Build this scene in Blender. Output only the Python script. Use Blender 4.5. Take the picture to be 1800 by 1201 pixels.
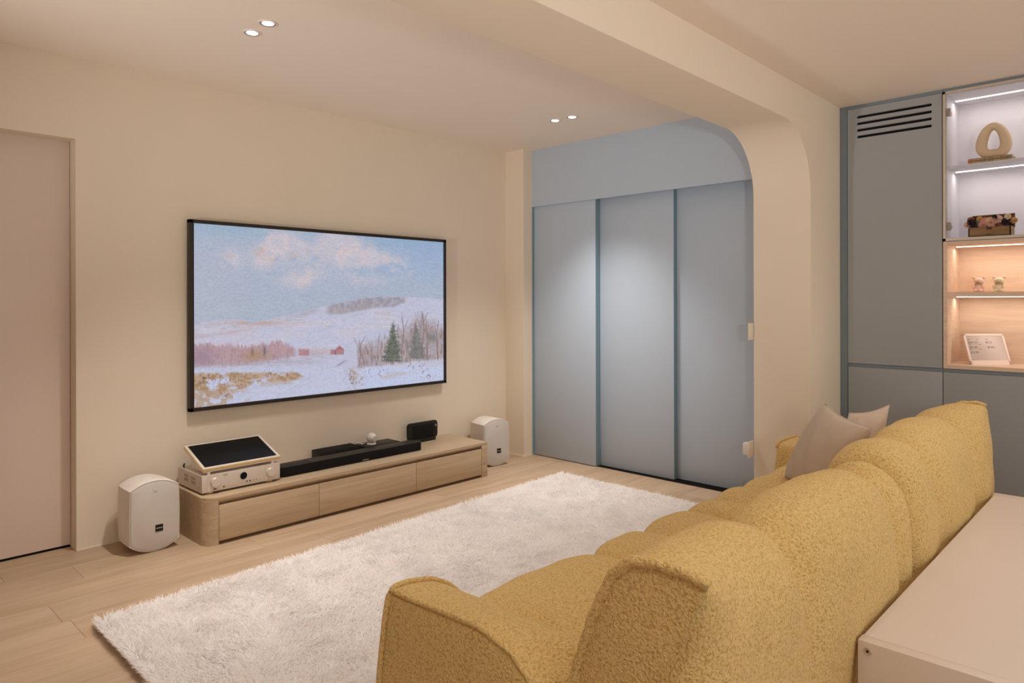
import bpy, bmesh, math, random
import numpy as np
from mathutils import Vector, Matrix

random.seed(7)
rng = np.random.default_rng(7)
scene = bpy.context.scene
for o in list(bpy.data.objects):
    bpy.data.objects.remove(o, do_unlink=True)
COL = scene.collection
PI = math.pi

# ------------------------------------------------------------------ camera
CAM = Vector((0.0, -3.975, 1.25))
yaw, roll = math.radians(43.7923), math.radians(-0.124)
cam_d = bpy.data.cameras.new('camera')
cam_d.sensor_width = 36.0
cam_d.lens = 1219.46 / 1800 * 36.0
cam_d.shift_y = (528.28 - 600.5) / 1800.0
cam_d.clip_start = 0.02
cam = bpy.data.objects.new('camera', cam_d)
COL.objects.link(cam)
fw = Vector((math.cos(yaw), math.sin(yaw), 0))
rt = Vector((math.sin(yaw), -math.cos(yaw), 0))
up = Vector((0, 0, 1))
r2 = rt * math.cos(roll) + up * math.sin(roll)
u2 = -rt * math.sin(roll) + up * math.cos(roll)
M = Matrix((r2, u2, -fw)).transposed().to_4x4()
M.translation = CAM
cam.matrix_world = M
scene.camera = cam

# ------------------------------------------------------------------ world, exposure, lights
w = bpy.data.worlds.new('world')
scene.world = w
w.use_nodes = True
w.node_tree.nodes['Background'].inputs[0].default_value = (1.0, 0.95, 0.89, 1)
w.node_tree.nodes['Background'].inputs[1].default_value = 0.98
vs = scene.view_settings
vs.view_transform = 'Standard'
vs.look = 'None'
vs.exposure = 0.08
vs.gamma = 1.0
vs.use_curve_mapping = False
try:
    scene.cycles.max_bounces = 10
    scene.cycles.diffuse_bounces = 7
    scene.cycles.transparent_max_bounces = 12
except Exception:
    pass

LIGHT = (1.0, 0.93, 0.86)
Z_CEIL, Z_CEIL2, Z_BEAM = 2.462, 2.432, 2.22

def spot(name, loc, energy, size=120, blend=0.8, radius=0.03, target=None, color=LIGHT):
    d = bpy.data.lights.new(name, 'SPOT')
    d.energy = energy
    d.color = color
    d.spot_size = math.radians(size)
    d.spot_blend = blend
    d.shadow_soft_size = radius
    o = bpy.data.objects.new(name, d)
    COL.objects.link(o)
    o.location = loc
    if target is not None:
        o.rotation_euler = (Vector(target) - Vector(loc)).to_track_quat('-Z', 'Y').to_euler()
    return o

# ceiling downlights: four seen in the TV side ceiling, the others in the same
# two ceilings outside the frame
DL_SEEN = [(1.452, -0.960), (1.450, -1.113), (3.578, -0.952), (3.588, -1.090)]
DL_HID = []
DL_ROOM = [(0.2, -3.25), (0.2, -3.40), (3.2, -3.35), (3.2, -3.50), (1.4, -3.1), (2.0, -5.3), (-0.2, -5.3), (3.6, -5.4)]
E_SEEN, E_ROOM = 92, 13
for x, y in DL_SEEN:
    spot('downlight_beam', (x, y, Z_CEIL - 0.006), E_SEEN * (1.0 if x < 2 else 1.02), 88, 1.0)
for x, y in DL_HID:
    spot('downlight_beam', (x, y, Z_CEIL - 0.006), E_SEEN, 112, 1.0)
for x, y in DL_ROOM:
    spot('downlight_beam', (x, y, Z_CEIL2 - 0.006), E_ROOM, 130, 0.9)

# two added fill lights, out of frame, aimed at the ceilings to brighten them
spot('bounce_fill', (-1.6, -1.6, 1.0), 215, 62, 1.0, 0.12, (2.3, -1.15, Z_CEIL), (1.0, 0.95, 0.90))
spot('bounce_fill', (0.2, -4.7, 1.35), 115, 110, 1.0, 0.12, (1.6, -3.9, Z_CEIL2), (1.0, 0.95, 0.90))

# ------------------------------------------------------------------ materials
def srgb(r, g, b):
    f = lambda c: (c / 255 / 12.92) if c / 255 <= 0.04045 else ((c / 255 + 0.055) / 1.055) ** 2.4
    return (f(r), f(g), f(b), 1)

def mat(name, col, rough=0.5, metal=0.0, spec=0.5, noise=0.0, nscale=8.0, bump=0.0, bscale=200.0, sheen=0.0, coat=0.0):
    m = bpy.data.materials.new(name)
    m.use_nodes = True
    nt = m.node_tree
    b = nt.nodes['Principled BSDF']
    b.inputs['Base Color'].default_value = (*col[:3], 1)
    b.inputs['Roughness'].default_value = rough
    b.inputs['Metallic'].default_value = metal
    b.inputs['Specular IOR Level'].default_value = spec
    b.inputs['Sheen Weight'].default_value = sheen
    b.inputs['Coat Weight'].default_value = coat
    tc = nt.nodes.new('ShaderNodeTexCoord')
    if noise > 0:
        n = nt.nodes.new('ShaderNodeTexNoise')
        n.inputs['Scale'].default_value = nscale
        n.inputs['Detail'].default_value = 4
        nt.links.new(tc.outputs['Object'], n.inputs['Vector'])
        r = nt.nodes.new('ShaderNodeMapRange')
        r.inputs[1].default_value = 0.25; r.inputs[2].default_value = 0.75
        r.inputs[3].default_value = 1 - noise; r.inputs[4].default_value = 1 + noise
        nt.links.new(n.outputs[0], r.inputs[0])
        v = nt.nodes.new('ShaderNodeVectorMath'); v.operation = 'SCALE'
        v.inputs[0].default_value = col[:3]
        nt.links.new(r.outputs[0], v.inputs['Scale'])
        nt.links.new(v.outputs[0], b.inputs['Base Color'])
    if bump > 0:
        n2 = nt.nodes.new('ShaderNodeTexNoise')
        n2.inputs['Scale'].default_value = bscale
        n2.inputs['Detail'].default_value = 3
        nt.links.new(tc.outputs['Object'], n2.inputs['Vector'])
        bp = nt.nodes.new('ShaderNodeBump')
        bp.inputs['Strength'].default_value = bump
        bp.inputs['Distance'].default_value = 0.002
        nt.links.new(n2.outputs[0], bp.inputs['Height'])
        nt.links.new(bp.outputs[0], b.inputs['Normal'])
    return m

def emit(name, col, strength):
    m = bpy.data.materials.new(name)
    m.use_nodes = True
    nt = m.node_tree
    nt.nodes.clear()
    e = nt.nodes.new('ShaderNodeEmission')
    e.inputs[0].default_value = (*col[:3], 1)
    e.inputs[1].default_value = strength
    o = nt.nodes.new('ShaderNodeOutputMaterial')
    nt.links.new(e.outputs[0], o.inputs[0])
    return m

def wood(name, dark, light, scale=(2.0, 26.0, 26.0), rand=0.0, rough=0.5, bump=0.15):
    """grain running along X (object space), optional tone change per object"""
    m = bpy.data.materials.new(name)
    m.use_nodes = True
    nt = m.node_tree
    b = nt.nodes['Principled BSDF']
    b.inputs['Roughness'].default_value = rough
    b.inputs['Specular IOR Level'].default_value = 0.3
    tc = nt.nodes.new('ShaderNodeTexCoord')
    oi = nt.nodes.new('ShaderNodeObjectInfo')
    mul = nt.nodes.new('ShaderNodeVectorMath'); mul.operation = 'SCALE'
    mul.inputs[0].default_value = (31.0, 17.0, 9.0)
    nt.links.new(oi.outputs['Random'], mul.inputs['Scale'])
    add = nt.nodes.new('ShaderNodeVectorMath'); add.operation = 'ADD'
    nt.links.new(tc.outputs['Object'], add.inputs[0])
    nt.links.new(mul.outputs[0], add.inputs[1])
    mp = nt.nodes.new('ShaderNodeMapping')
    mp.inputs['Scale'].default_value = scale
    nt.links.new(add.outputs[0], mp.inputs[0])
    n1 = nt.nodes.new('ShaderNodeTexNoise')
    n1.inputs['Scale'].default_value = 1.0; n1.inputs['Detail'].default_value = 6
    n1.inputs['Roughness'].default_value = 0.62; n1.inputs['Distortion'].default_value = 0.6
    nt.links.new(mp.outputs[0], n1.inputs['Vector'])
    mp2 = nt.nodes.new('ShaderNodeMapping')
    mp2.inputs['Scale'].default_value = (scale[0] * 0.5, scale[1] * 5, scale[2] * 5)
    nt.links.new(add.outputs[0], mp2.inputs[0])
    n2 = nt.nodes.new('ShaderNodeTexNoise')
    n2.inputs['Scale'].default_value = 1.0; n2.inputs['Detail'].default_value = 3
    nt.links.new(mp2.outputs[0], n2.inputs['Vector'])
    mx = nt.nodes.new('ShaderNodeMath'); mx.operation = 'MULTIPLY_ADD'
    nt.links.new(n2.outputs[0], mx.inputs[0]); mx.inputs[1].default_value = 0.28
    nt.links.new(n1.outputs[0], mx.inputs[2])
    cr = nt.nodes.new('ShaderNodeValToRGB')
    cr.color_ramp.elements[0].position = 0.40; cr.color_ramp.elements[0].color = dark
    cr.color_ramp.elements[1].position = 0.88; cr.color_ramp.elements[1].color = light
    nt.links.new(mx.outputs[0], cr.inputs[0])
    last = cr.outputs[0]
    if rand > 0:
        mr = nt.nodes.new('ShaderNodeMapRange')
        mr.inputs[3].default_value = 1 - rand; mr.inputs[4].default_value = 1 + rand
        nt.links.new(oi.outputs['Random'], mr.inputs[0])
        v = nt.nodes.new('ShaderNodeVectorMath'); v.operation = 'SCALE'
        nt.links.new(last, v.inputs[0]); nt.links.new(mr.outputs[0], v.inputs['Scale'])
        last = v.outputs[0]
    nt.links.new(last, b.inputs['Base Color'])
    bp = nt.nodes.new('ShaderNodeBump')
    bp.inputs['Strength'].default_value = bump; bp.inputs['Distance'].default_value = 0.001
    nt.links.new(mx.outputs[0], bp.inputs['Height'])
    nt.links.new(bp.outputs[0], b.inputs['Normal'])
    return m

def boucle(name, col):
    m = bpy.data.materials.new(name)
    m.use_nodes = True
    nt = m.node_tree
    b = nt.nodes['Principled BSDF']
    b.inputs['Roughness'].default_value = 0.95
    b.inputs['Specular IOR Level'].default_value = 0.08
    b.inputs['Sheen Weight'].default_value = 0.25
    b.inputs['Sheen Roughness'].default_value = 0.6
    b.inputs['Sheen Tint'].default_value = (1, 0.85, 0.6, 1)
    tc = nt.nodes.new('ShaderNodeTexCoord')
    nz = nt.nodes.new('ShaderNodeTexNoise')
    nz.inputs['Scale'].default_value = 60; nz.inputs['Detail'].default_value = 2
    nt.links.new(tc.outputs['Object'], nz.inputs['Vector'])
    ad = nt.nodes.new('ShaderNodeVectorMath'); ad.operation = 'MULTIPLY_ADD'
    nt.links.new(nz.outputs[1], ad.inputs[0])
    ad.inputs[1].default_value = (0.02, 0.02, 0.02)
    nt.links.new(tc.outputs['Object'], ad.inputs[2])
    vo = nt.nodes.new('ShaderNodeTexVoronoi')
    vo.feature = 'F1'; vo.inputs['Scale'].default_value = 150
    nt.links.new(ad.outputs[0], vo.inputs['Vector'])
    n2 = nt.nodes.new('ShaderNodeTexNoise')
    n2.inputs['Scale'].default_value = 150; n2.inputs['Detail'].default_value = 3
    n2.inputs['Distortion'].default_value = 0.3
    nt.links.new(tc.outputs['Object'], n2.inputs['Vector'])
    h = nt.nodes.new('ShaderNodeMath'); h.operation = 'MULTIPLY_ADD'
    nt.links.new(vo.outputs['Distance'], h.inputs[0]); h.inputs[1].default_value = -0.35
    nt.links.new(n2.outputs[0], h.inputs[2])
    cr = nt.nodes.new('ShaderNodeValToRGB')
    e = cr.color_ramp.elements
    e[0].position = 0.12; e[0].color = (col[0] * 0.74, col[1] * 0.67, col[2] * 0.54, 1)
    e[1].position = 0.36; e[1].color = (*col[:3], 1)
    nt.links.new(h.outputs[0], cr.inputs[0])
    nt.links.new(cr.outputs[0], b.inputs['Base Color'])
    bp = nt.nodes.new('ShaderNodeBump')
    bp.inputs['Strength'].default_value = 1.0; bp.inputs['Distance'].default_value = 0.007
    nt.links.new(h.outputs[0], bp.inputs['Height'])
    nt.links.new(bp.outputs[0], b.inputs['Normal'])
    return m

M_WALL = mat('wall_paint', (0.78, 0.69, 0.57), 0.85, spec=0.15, noise=0.012, nscale=3, bump=0.05, bscale=120)
M_CEIL = mat('ceiling_paint', (0.86, 0.775, 0.69), 0.9, spec=0.1, noise=0.01, nscale=2)
M_DOORW = mat('pale_door', (0.76, 0.645, 0.58), 0.6, spec=0.25, noise=0.01, nscale=2)
M_BLUE = mat('blue_lacquer', (0.46, 0.54, 0.64), 0.55, spec=0.3, noise=0.012, nscale=2)
M_BLUEEDGE = mat('blue_edge', (0.20, 0.32, 0.39), 0.5, spec=0.3, noise=0.01)
M_CAB = mat('grey_blue_lacquer', (0.33, 0.345, 0.36), 0.55, spec=0.3, noise=0.012, nscale=2)
M_CABTRIM = mat('slate_trim', (0.19, 0.235, 0.275), 0.5, spec=0.3, noise=0.01)
M_BASEBD = mat('white_trim', (0.80, 0.70, 0.58), 0.6, noise=0.01)
M_GAPSHADE = mat('gap_shade', (0.01, 0.009, 0.008), 0.9, spec=0.05, noise=0.05)
M_PLANK = wood('oak_floor', srgb(166, 140, 112), srgb(195, 172, 148), scale=(1.3, 11, 11), rand=0.06, rough=0.42)
M_FLOORBASE = mat('floor_base', (0.16, 0.11, 0.07), 0.9, noise=0.05)
M_OAK = wood('oak_veneer', srgb(172, 149, 122), srgb(198, 176, 148), scale=(1.4, 22, 22), rough=0.5)
M_OAKSHADE = wood('oak_groove_shade', srgb(120, 94, 64), srgb(150, 120, 88), scale=(1.4, 22, 22), rough=0.6)  # darker veneer copy: shade painted into the drawer groove and plinth recess
M_OAK2 = wood('light_oak_shelf', srgb(204, 178, 156), srgb(226, 203, 182), scale=(26, 1.6, 26), rough=0.5)
M_BLACK = mat('black_plastic', (0.010, 0.009, 0.008), 0.45, spec=0.35, noise=0.05)
M_BLACKM = mat('black_mesh', (0.008, 0.007, 0.007), 0.8, spec=0.2, bump=0.4, bscale=900)
M_GLOSSB = mat('black_glass', (0.006, 0.006, 0.006), 0.3, spec=0.12, noise=0.02)
M_FRAMEB = mat('dark_brown_frame', (0.022, 0.014, 0.009), 0.4, noise=0.06, spec=0.4)
M_WHITE = mat('white_plastic', (0.74, 0.69, 0.64), 0.42, noise=0.008)
M_GRILLE = mat('white_grille', (0.60, 0.565, 0.535), 0.7, bump=0.3, bscale=1500, noise=0.01)
M_SILVER = mat('champagne_metal', (0.66, 0.58, 0.51), 0.38, metal=0.25, noise=0.01, nscale=40)
M_SILVERD = mat('champagne_metal_dark', (0.40, 0.33, 0.28), 0.5, metal=0.2, noise=0.02)
M_GOLD = mat('gold_edge', (0.74, 0.54, 0.24), 0.45, metal=0.15, noise=0.02)
M_PALEGOLD = mat('pale_frame', (0.72, 0.66, 0.57), 0.35, metal=0.15, noise=0.01)
M_CHROME = mat('chrome', (0.75, 0.72, 0.68), 0.2, metal=1.0, noise=0.01)
M_DESK = mat('white_laminate', (0.74, 0.65, 0.585), 0.42, spec=0.4, noise=0.008)
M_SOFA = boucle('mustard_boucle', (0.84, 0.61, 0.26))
M_LINEN = mat('cream_linen', (0.56, 0.46, 0.355), 0.9, spec=0.1, noise=0.04, nscale=30, bump=0.5, bscale=700, sheen=0.2)
M_LINEN2 = mat('pale_linen', (0.70, 0.58, 0.475), 0.9, spec=0.1, noise=0.04, nscale=30, bump=0.5, bscale=700, sheen=0.2)
M_RUGBASE = mat('rug_backing', (0.80, 0.74, 0.69), 0.95, noise=0.05)
M_CABIN = mat('pale_blue_interior', (0.70, 0.69, 0.73), 0.6, spec=0.2, noise=0.01)
M_CHAMP = mat('champagne_frame', (0.60, 0.52, 0.43), 0.35, metal=0.35, noise=0.01)
M_PLASTER = mat('sand_plaster', (0.76, 0.58, 0.38), 0.9, spec=0.1, noise=0.03, nscale=20, bump=0.4, bscale=250)
M_LAMP = emit('lamp_glow', (1.0, 0.93, 0.86), 14)
M_LEDW = emit('led_white', (1.0, 0.90, 0.86), 4)
M_LEDWARM = emit('led_warm', (1.0, 0.80, 0.62), 4)

def fur_mat():
    m = bpy.data.materials.new('cream_pile')
    m.use_nodes = True
    nt = m.node_tree
    nt.nodes.clear()
    out = nt.nodes.new('ShaderNodeOutputMaterial')
    d = nt.nodes.new('ShaderNodeBsdfDiffuse'); t = nt.nodes.new('ShaderNodeBsdfTranslucent')
    mx = nt.nodes.new('ShaderNodeMixShader'); mx.inputs[0].default_value = 0.42
    tc = nt.nodes.new('ShaderNodeTexCoord')
    n = nt.nodes.new('ShaderNodeTexNoise'); n.inputs['Scale'].default_value = 14
    nt.links.new(tc.outputs['Object'], n.inputs['Vector'])
    cr = nt.nodes.new('ShaderNodeValToRGB')
    cr.color_ramp.elements[0].color = (0.95, 0.915, 0.90, 1); cr.color_ramp.elements[0].position = 0.3
    cr.color_ramp.elements[1].color = (0.98, 0.965, 0.955, 1); cr.color_ramp.elements[1].position = 0.7
    nt.links.new(n.outputs[0], cr.inputs[0])
    nt.links.new(cr.outputs[0], d.inputs[0]); nt.links.new(cr.outputs[0], t.inputs[0])
    nt.links.new(d.outputs[0], mx.inputs[1]); nt.links.new(t.outputs[0], mx.inputs[2])
    nt.links.new(mx.outputs[0], out.inputs[0])
    return m
M_FUR = fur_mat()

def glass_mat():
    m = bpy.data.materials.new('clear_glass')
    m.use_nodes = True
    nt = m.node_tree
    nt.nodes.clear()
    out = nt.nodes.new('ShaderNodeOutputMaterial')
    tr = nt.nodes.new('ShaderNodeBsdfTransparent'); tr.inputs[0].default_value = (0.98, 0.985, 0.985, 1)
    gl = nt.nodes.new('ShaderNodeBsdfGlossy'); gl.inputs['Roughness'].default_value = 0.02
    fr = nt.nodes.new('ShaderNodeFresnel'); fr.inputs[0].default_value = 1.35
    mx = nt.nodes.new('ShaderNodeMixShader')
    nt.links.new(fr.outputs[0], mx.inputs[0])
    nt.links.new(tr.outputs[0], mx.inputs[1]); nt.links.new(gl.outputs[0], mx.inputs[2])
    nt.links.new(mx.outputs[0], out.inputs[0])
    return m
M_GLASS = glass_mat()

# ------------------------------------------------------------------ helpers
def link(name, me, m, parent=None):
    o = bpy.data.objects.new(name, me)
    COL.objects.link(o)
    if m is not None and len(me.materials) == 0:
        me.materials.append(m)
    if parent is not None:
        o.parent = parent
        o.matrix_parent_inverse = Matrix.Translation(-Vector(parent.location)) if parent.rotation_euler.to_matrix() == Matrix.Identity(3) else parent.matrix_basis.inverted()
    return o

def bm_obj(name, bm, m, parent=None, smooth=False, auto=None):
    me = bpy.data.meshes.new(name)
    bmesh.ops.recalc_face_normals(bm, faces=bm.faces)
    bm.to_mesh(me)
    bm.free()
    if smooth:
        me.polygons.foreach_set('use_smooth', [True] * len(me.polygons))
    if auto is not None:
        me.set_sharp_from_angle(angle=math.radians(auto))
    return link(name, me, m, parent)

def thing(name, label, cat, loc, group=None):
    o = bpy.data.objects.new(name, None)
    o.empty_display_size = 0.05
    COL.objects.link(o)
    o.location = loc
    o['label'] = label; o['category'] = cat
    if group: o['group'] = group
    return o

def tag(o, label, cat, group=None):
    o['label'] = label; o['category'] = cat
    if group: o['group'] = group
    return o

def struct(o):
    o['kind'] = 'structure'
    return o

def add_box(bm, x0, x1, y0, y1, z0, z1, bev=0.0, seg=2):
    g = bmesh.ops.create_cube(bm, size=1.0)
    vs_ = g['verts']
    for v in vs_:
        v.co = Vector(((x0 + x1) / 2 + v.co.x * (x1 - x0), (y0 + y1) / 2 + v.co.y * (y1 - y0), (z0 + z1) / 2 + v.co.z * (z1 - z0)))
    if bev > 0:
        es = list({e for v in vs_ for e in v.link_edges})
        bmesh.ops.bevel(bm, geom=es, offset=bev, segments=seg, affect='EDGES', profile=0.5)

def box(name, x0, x1, y0, y1, z0, z1, m, parent=None, bev=0.0, seg=2):
    bm = bmesh.new()
    add_box(bm, min(x0, x1), max(x0, x1), min(y0, y1), max(y0, y1), min(z0, z1), max(z0, z1), bev, seg)
    return bm_obj(name, bm, m, parent, smooth=bev > 0, auto=35 if bev > 0 else None)

def prism(name, pts, axis, a0, a1, m, parent=None, bev=0.0, smooth=False, seg=2):
    """extrude a 2D polygon along an axis; pts are the two other coordinates in xyz order"""
    bm = bmesh.new()
    def P(p, a):
        if axis == 0: return (a, p[0], p[1])
        if axis == 1: return (p[0], a, p[1])
        return (p[0], p[1], a)
    v0 = [bm.verts.new(P(p, a0)) for p in pts]
    v1 = [bm.verts.new(P(p, a1)) for p in pts]
    n = len(pts)
    bm.faces.new(v0); bm.faces.new(v1[::-1])
    sides = [bm.faces.new((v0[i], v0[(i + 1) % n], v1[(i + 1) % n], v1[i])) for i in range(n)]
    if bev > 0:
        es = [e for e in bm.edges if (e.verts[0] in v0 and e.verts[1] in v0) or (e.verts[0] in v1 and e.verts[1] in v1)]
        bmesh.ops.bevel(bm, geom=es, offset=bev, segments=seg, affect='EDGES', profile=0.5)
    return bm_obj(name, bm, m, parent, smooth=smooth or bev > 0, auto=35)

def round_rect(a0, a1, b0, b1, r, seg=6, corners=(1, 1, 1, 1)):
    """corner order: (a1,b1),(a0,b1),(a0,b0),(a1,b0)"""
    pts = []
    for (ca, cb, s, k) in ((a1, b1, 0, 0), (a0, b1, 90, 1), (a0, b0, 180, 2), (a1, b0, 270, 3)):
        rr = r * corners[k]
        if rr <= 0:
            pts.append((ca, cb)); continue
        ox = ca - rr if ca == a1 else ca + rr
        oy = cb - rr if cb == b1 else cb + rr
        for i in range(seg + 1):
            t = math.radians(s + 90 * i / seg)
            pts.append((ox + rr * math.cos(t), oy + rr * math.sin(t)))
    return pts

def lathe(name, prof, m, parent=None, loc=(0, 0, 0), axis='Z', seg=32, auto=40, cap=True):
    bm = bmesh.new()
    rings = []
    for r, h in prof:
        ring = []
        for i in range(seg):
            t = 2 * PI * i / seg
            if r < 1e-6 and i > 0:
                ring.append(ring[0]); continue
            c, s = r * math.cos(t), r * math.sin(t)
            p = {'Z': (c, s, h), 'Y': (c, h, s), 'X': (h, c, s)}[axis]
            ring.append(bm.verts.new(Vector(p) + Vector(loc)))
        rings.append(ring)
    for a, b in zip(rings, rings[1:]):
        for i in range(seg):
            j = (i + 1) % seg
            f = []
            for v in (a[i], a[j], b[j], b[i]):
                if v not in f: f.append(v)
            if len(f) > 2:
                try: bm.faces.new(f)
                except ValueError: pass
    for ring in (rings[0], rings[-1]) if cap else ():
        if len(set(ring)) > 2:
            try: bm.faces.new(ring)
            except ValueError: pass
    return bm_obj(name, bm, m, parent, smooth=True, auto=auto)

def tube(name, pts, r, m, parent=None, seg=10, closed=False, taper_ends=False):
    pts = [Vector(p) for p in pts]
    bm = bmesh.new()
    n = len(pts)
    rings = []
    prev = None
    for i, p in enumerate(pts):
        if closed: d = pts[(i + 1) % n] - pts[i - 1]
        else: d = pts[min(i + 1, n - 1)] - pts[max(i - 1, 0)]
        d.normalize()
        if prev is None:
            a = d.orthogonal().normalized()
        else:
            a = (prev - d * prev.dot(d)).normalized()
        prev = a
        b = d.cross(a)
        rr = r if not callable(r) else r(i / (n - 1))
        rings.append([bm.verts.new(p + (a * math.cos(2 * PI * k / seg) + b * math.sin(2 * PI * k / seg)) * rr) for k in range(seg)])
    m_ = n if closed else n - 1
    for i in range(m_):
        A, B = rings[i], rings[(i + 1) % n]
        for k in range(seg):
            bm.faces.new((A[k], A[(k + 1) % seg], B[(k + 1) % seg], B[k]))
    if not closed:
        bm.faces.new(rings[0]); bm.faces.new(rings[-1])
    return bm_obj(name, bm, m, parent, smooth=True)

def ellipsoid(name, c, r, m, parent=None, sub=3):
    bm = bmesh.new()
    bmesh.ops.create_icosphere(bm, subdivisions=sub, radius=1.0)
    for v in bm.verts:
        v.co = Vector((c[0] + v.co.x * r[0], c[1] + v.co.y * r[1], c[2] + v.co.z * r[2]))
    return bm_obj(name, bm, m, parent, smooth=True)

def text_obj(name, s, size, m, parent, matrix, depth=0.0004):
    cu = bpy.data.curves.new(name, 'FONT')
    cu.body = s; cu.size = size; cu.extrude = depth; cu.align_x = 'LEFT'; cu.resolution_u = 2
    tmp = bpy.data.objects.new('tmp', cu)
    COL.objects.link(tmp)
    dg = bpy.context.evaluated_depsgraph_get()
    me = bpy.data.meshes.new_from_object(tmp.evaluated_get(dg))
    bpy.data.objects.remove(tmp, do_unlink=True)
    me.transform(matrix)
    me.materials.clear()
    return link(name, me, m, parent)

def grid_mesh(name, P, m, parent=None, closed_u=False, closed_v=False, smooth=True, extra=None):
    """P: array (nu, nv, 3)"""
    nu, nv = P.shape[:2]
    co = P.reshape(-1, 3)
    iu = np.arange(nu if closed_u else nu - 1); iv = np.arange(nv if closed_v else nv - 1)
    U, V = np.meshgrid(iu, iv, indexing='ij')
    U2, V2 = (U + 1) % nu, (V + 1) % nv
    f = np.stack([U * nv + V, U2 * nv + V, U2 * nv + V2, U * nv + V2], -1).reshape(-1, 4)
    me = bpy.data.meshes.new(name)
    me.from_pydata(co.tolist(), [], f.tolist())
    if smooth:
        me.polygons.foreach_set('use_smooth', [True] * len(me.polygons))
    bm = bmesh.new(); bm.from_mesh(me)
    bmesh.ops.remove_doubles(bm, verts=bm.verts, dist=1e-6)
    bmesh.ops.recalc_face_normals(bm, faces=bm.faces)
    bm.to_mesh(me); bm.free()
    return link(name, me, m, parent)

def curve_plate(name, outer, holes, thick, m, parent, to3d):
    """flat plate with holes through it; outline in 2D, to3d is a 4x4"""
    cu = bpy.data.curves.new(name, 'CURVE')
    cu.dimensions = '2D'; cu.fill_mode = 'BOTH'; cu.extrude = thick / 2
    for poly in [outer] + holes:
        sp = cu.splines.new('POLY'); sp.points.add(len(poly) - 1)
        for p, q in zip(sp.points, poly): p.co = (q[0], q[1], 0, 1)
        sp.use_cyclic_u = True
    tmp = bpy.data.objects.new('tmp', cu); COL.objects.link(tmp)
    dg = bpy.context.evaluated_depsgraph_get()
    me = bpy.data.meshes.new_from_object(tmp.evaluated_get(dg))
    bpy.data.objects.remove(tmp, do_unlink=True)
    me.transform(to3d); me.materials.clear()
    return link(name, me, m, parent)

# ------------------------------------------------------------------ room shell
XL, XR = -1.9, 4.83          # left wall, right wall (behind cabinets)
YB = -6.2                    # back end behind the camera, left without a wall
# floor
floor = struct(box('floor', XL - 0.1, XR + 0.1, YB - 0.1, 0.4, -0.12, -0.005, M_FLOORBASE))
pitch, plen = 0.21, 1.22
plank_meshes = {}
def plank(x0, x1, y0, y1):
    L, W = round(x1 - x0, 4), round(y1 - y0, 4)
    if (L, W) not in plank_meshes:
        bm = bmesh.new()
        add_box(bm, 0.0004, L - 0.0004, 0.0004, W - 0.0004, -0.005, 0.0)
        es = [e for e in bm.edges if all(v.co.z > -0.001 for v in e.verts)]
        bmesh.ops.bevel(bm, geom=es, offset=0.0008, segments=1, affect='EDGES')
        me = bpy.data.meshes.new('plank'); bm.to_mesh(me); bm.free(); me.materials.append(M_PLANK)
        plank_meshes[(L, W)] = me
    o = bpy.data.objects.new('plank', plank_meshes[(L, W)])
    COL.objects.link(o); o.location = (x0, y0, 0); o.parent = floor
row = 1
offs = {0: 0.923, 1: 0.30, 2: 0.52, 3: 0.05}
y = -0.0 + pitch * row
random.seed(3)
k = -1
while y > YB:
    y0 = max(y - pitch, YB)
    off = 0.923 if k == 1 else random.uniform(0, plen)
    x = off - plen * math.ceil((off - XL) / plen)
    xmax = 4.34 if y0 > -2.2 else 4.83
    while x < xmax:
        xa, xb = max(x, XL), min(x + plen, xmax)
        if xb - xa > 0.02: plank(xa, xb, y0, y)
        x += plen
    y -= pitch; k += 1

# front wall (behind the television) with the recessed doorway on the left
JX, JZ = 0.995, 2.063
bm = bmesh.new()
add_box(bm, JX, 4.45, 0, 0.32, -0.01, 2.52)
add_box(bm, -0.55, JX, 0, 0.32, JZ, 2.52)
add_box(bm, XL - 0.1, -0.55, 0, 0.32, -0.01, 2.52)
bmesh.ops.remove_doubles(bm, verts=bm.verts, dist=1e-5)
wf = struct(bm_obj('wall_front', bm, M_WALL))
struct(box('door_1', -0.57, 0.993, 0.098, 0.14, 0.012, JZ + 0.02, M_DOORW, bev=0.001))
struct(box('door_gap_shade_1', -0.55, JX, 0.10, 0.30, -0.004, 0.004, M_GAPSHADE))  # near-black strip painting the shade in the gap under the door
struct(box('baseboard_front', JX, 4.07, -0.004, 0.001, 0.0, 0.007, M_BASEBD))
# corner pilaster between the front wall and the sliding doors
struct(box('wall_corner', 4.07, 4.45, -0.203, 0.0, -0.01, 2.52, M_WALL))
struct(box('baseboard_corner', 4.066, 4.168, -0.207, -0.0, 0.0, 0.007, M_BASEBD))
struct(box('trim_2', 4.160, 4.1665, -0.2055, -0.2035, 0.0, Z_CEIL, M_BASEBD))
# ceilings
struct(box('ceiling', XL - 0.1, 4.45, -2.3, 0.1, Z_CEIL, 2.60, M_CEIL))
struct(box('ceiling', XL - 0.1, XR + 0.1, YB - 0.1, -2.44, Z_CEIL2, 2.60, M_CEIL))
# other walls
struct(box('wall_left', XL - 0.12, XL, YB - 0.1, 0.2, -0.01, 2.6, M_WALL))
# no wall behind the camera: left open for uniform background fill light
struct(box('wall_right', 4.83, 4.95, YB - 0.1, -2.3, -0.01, 2.6, M_WALL))
struct(box('wall_far', 4.34, 4.46, -2.2, -0.1, -0.01, 2.6, M_WALL))

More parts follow.
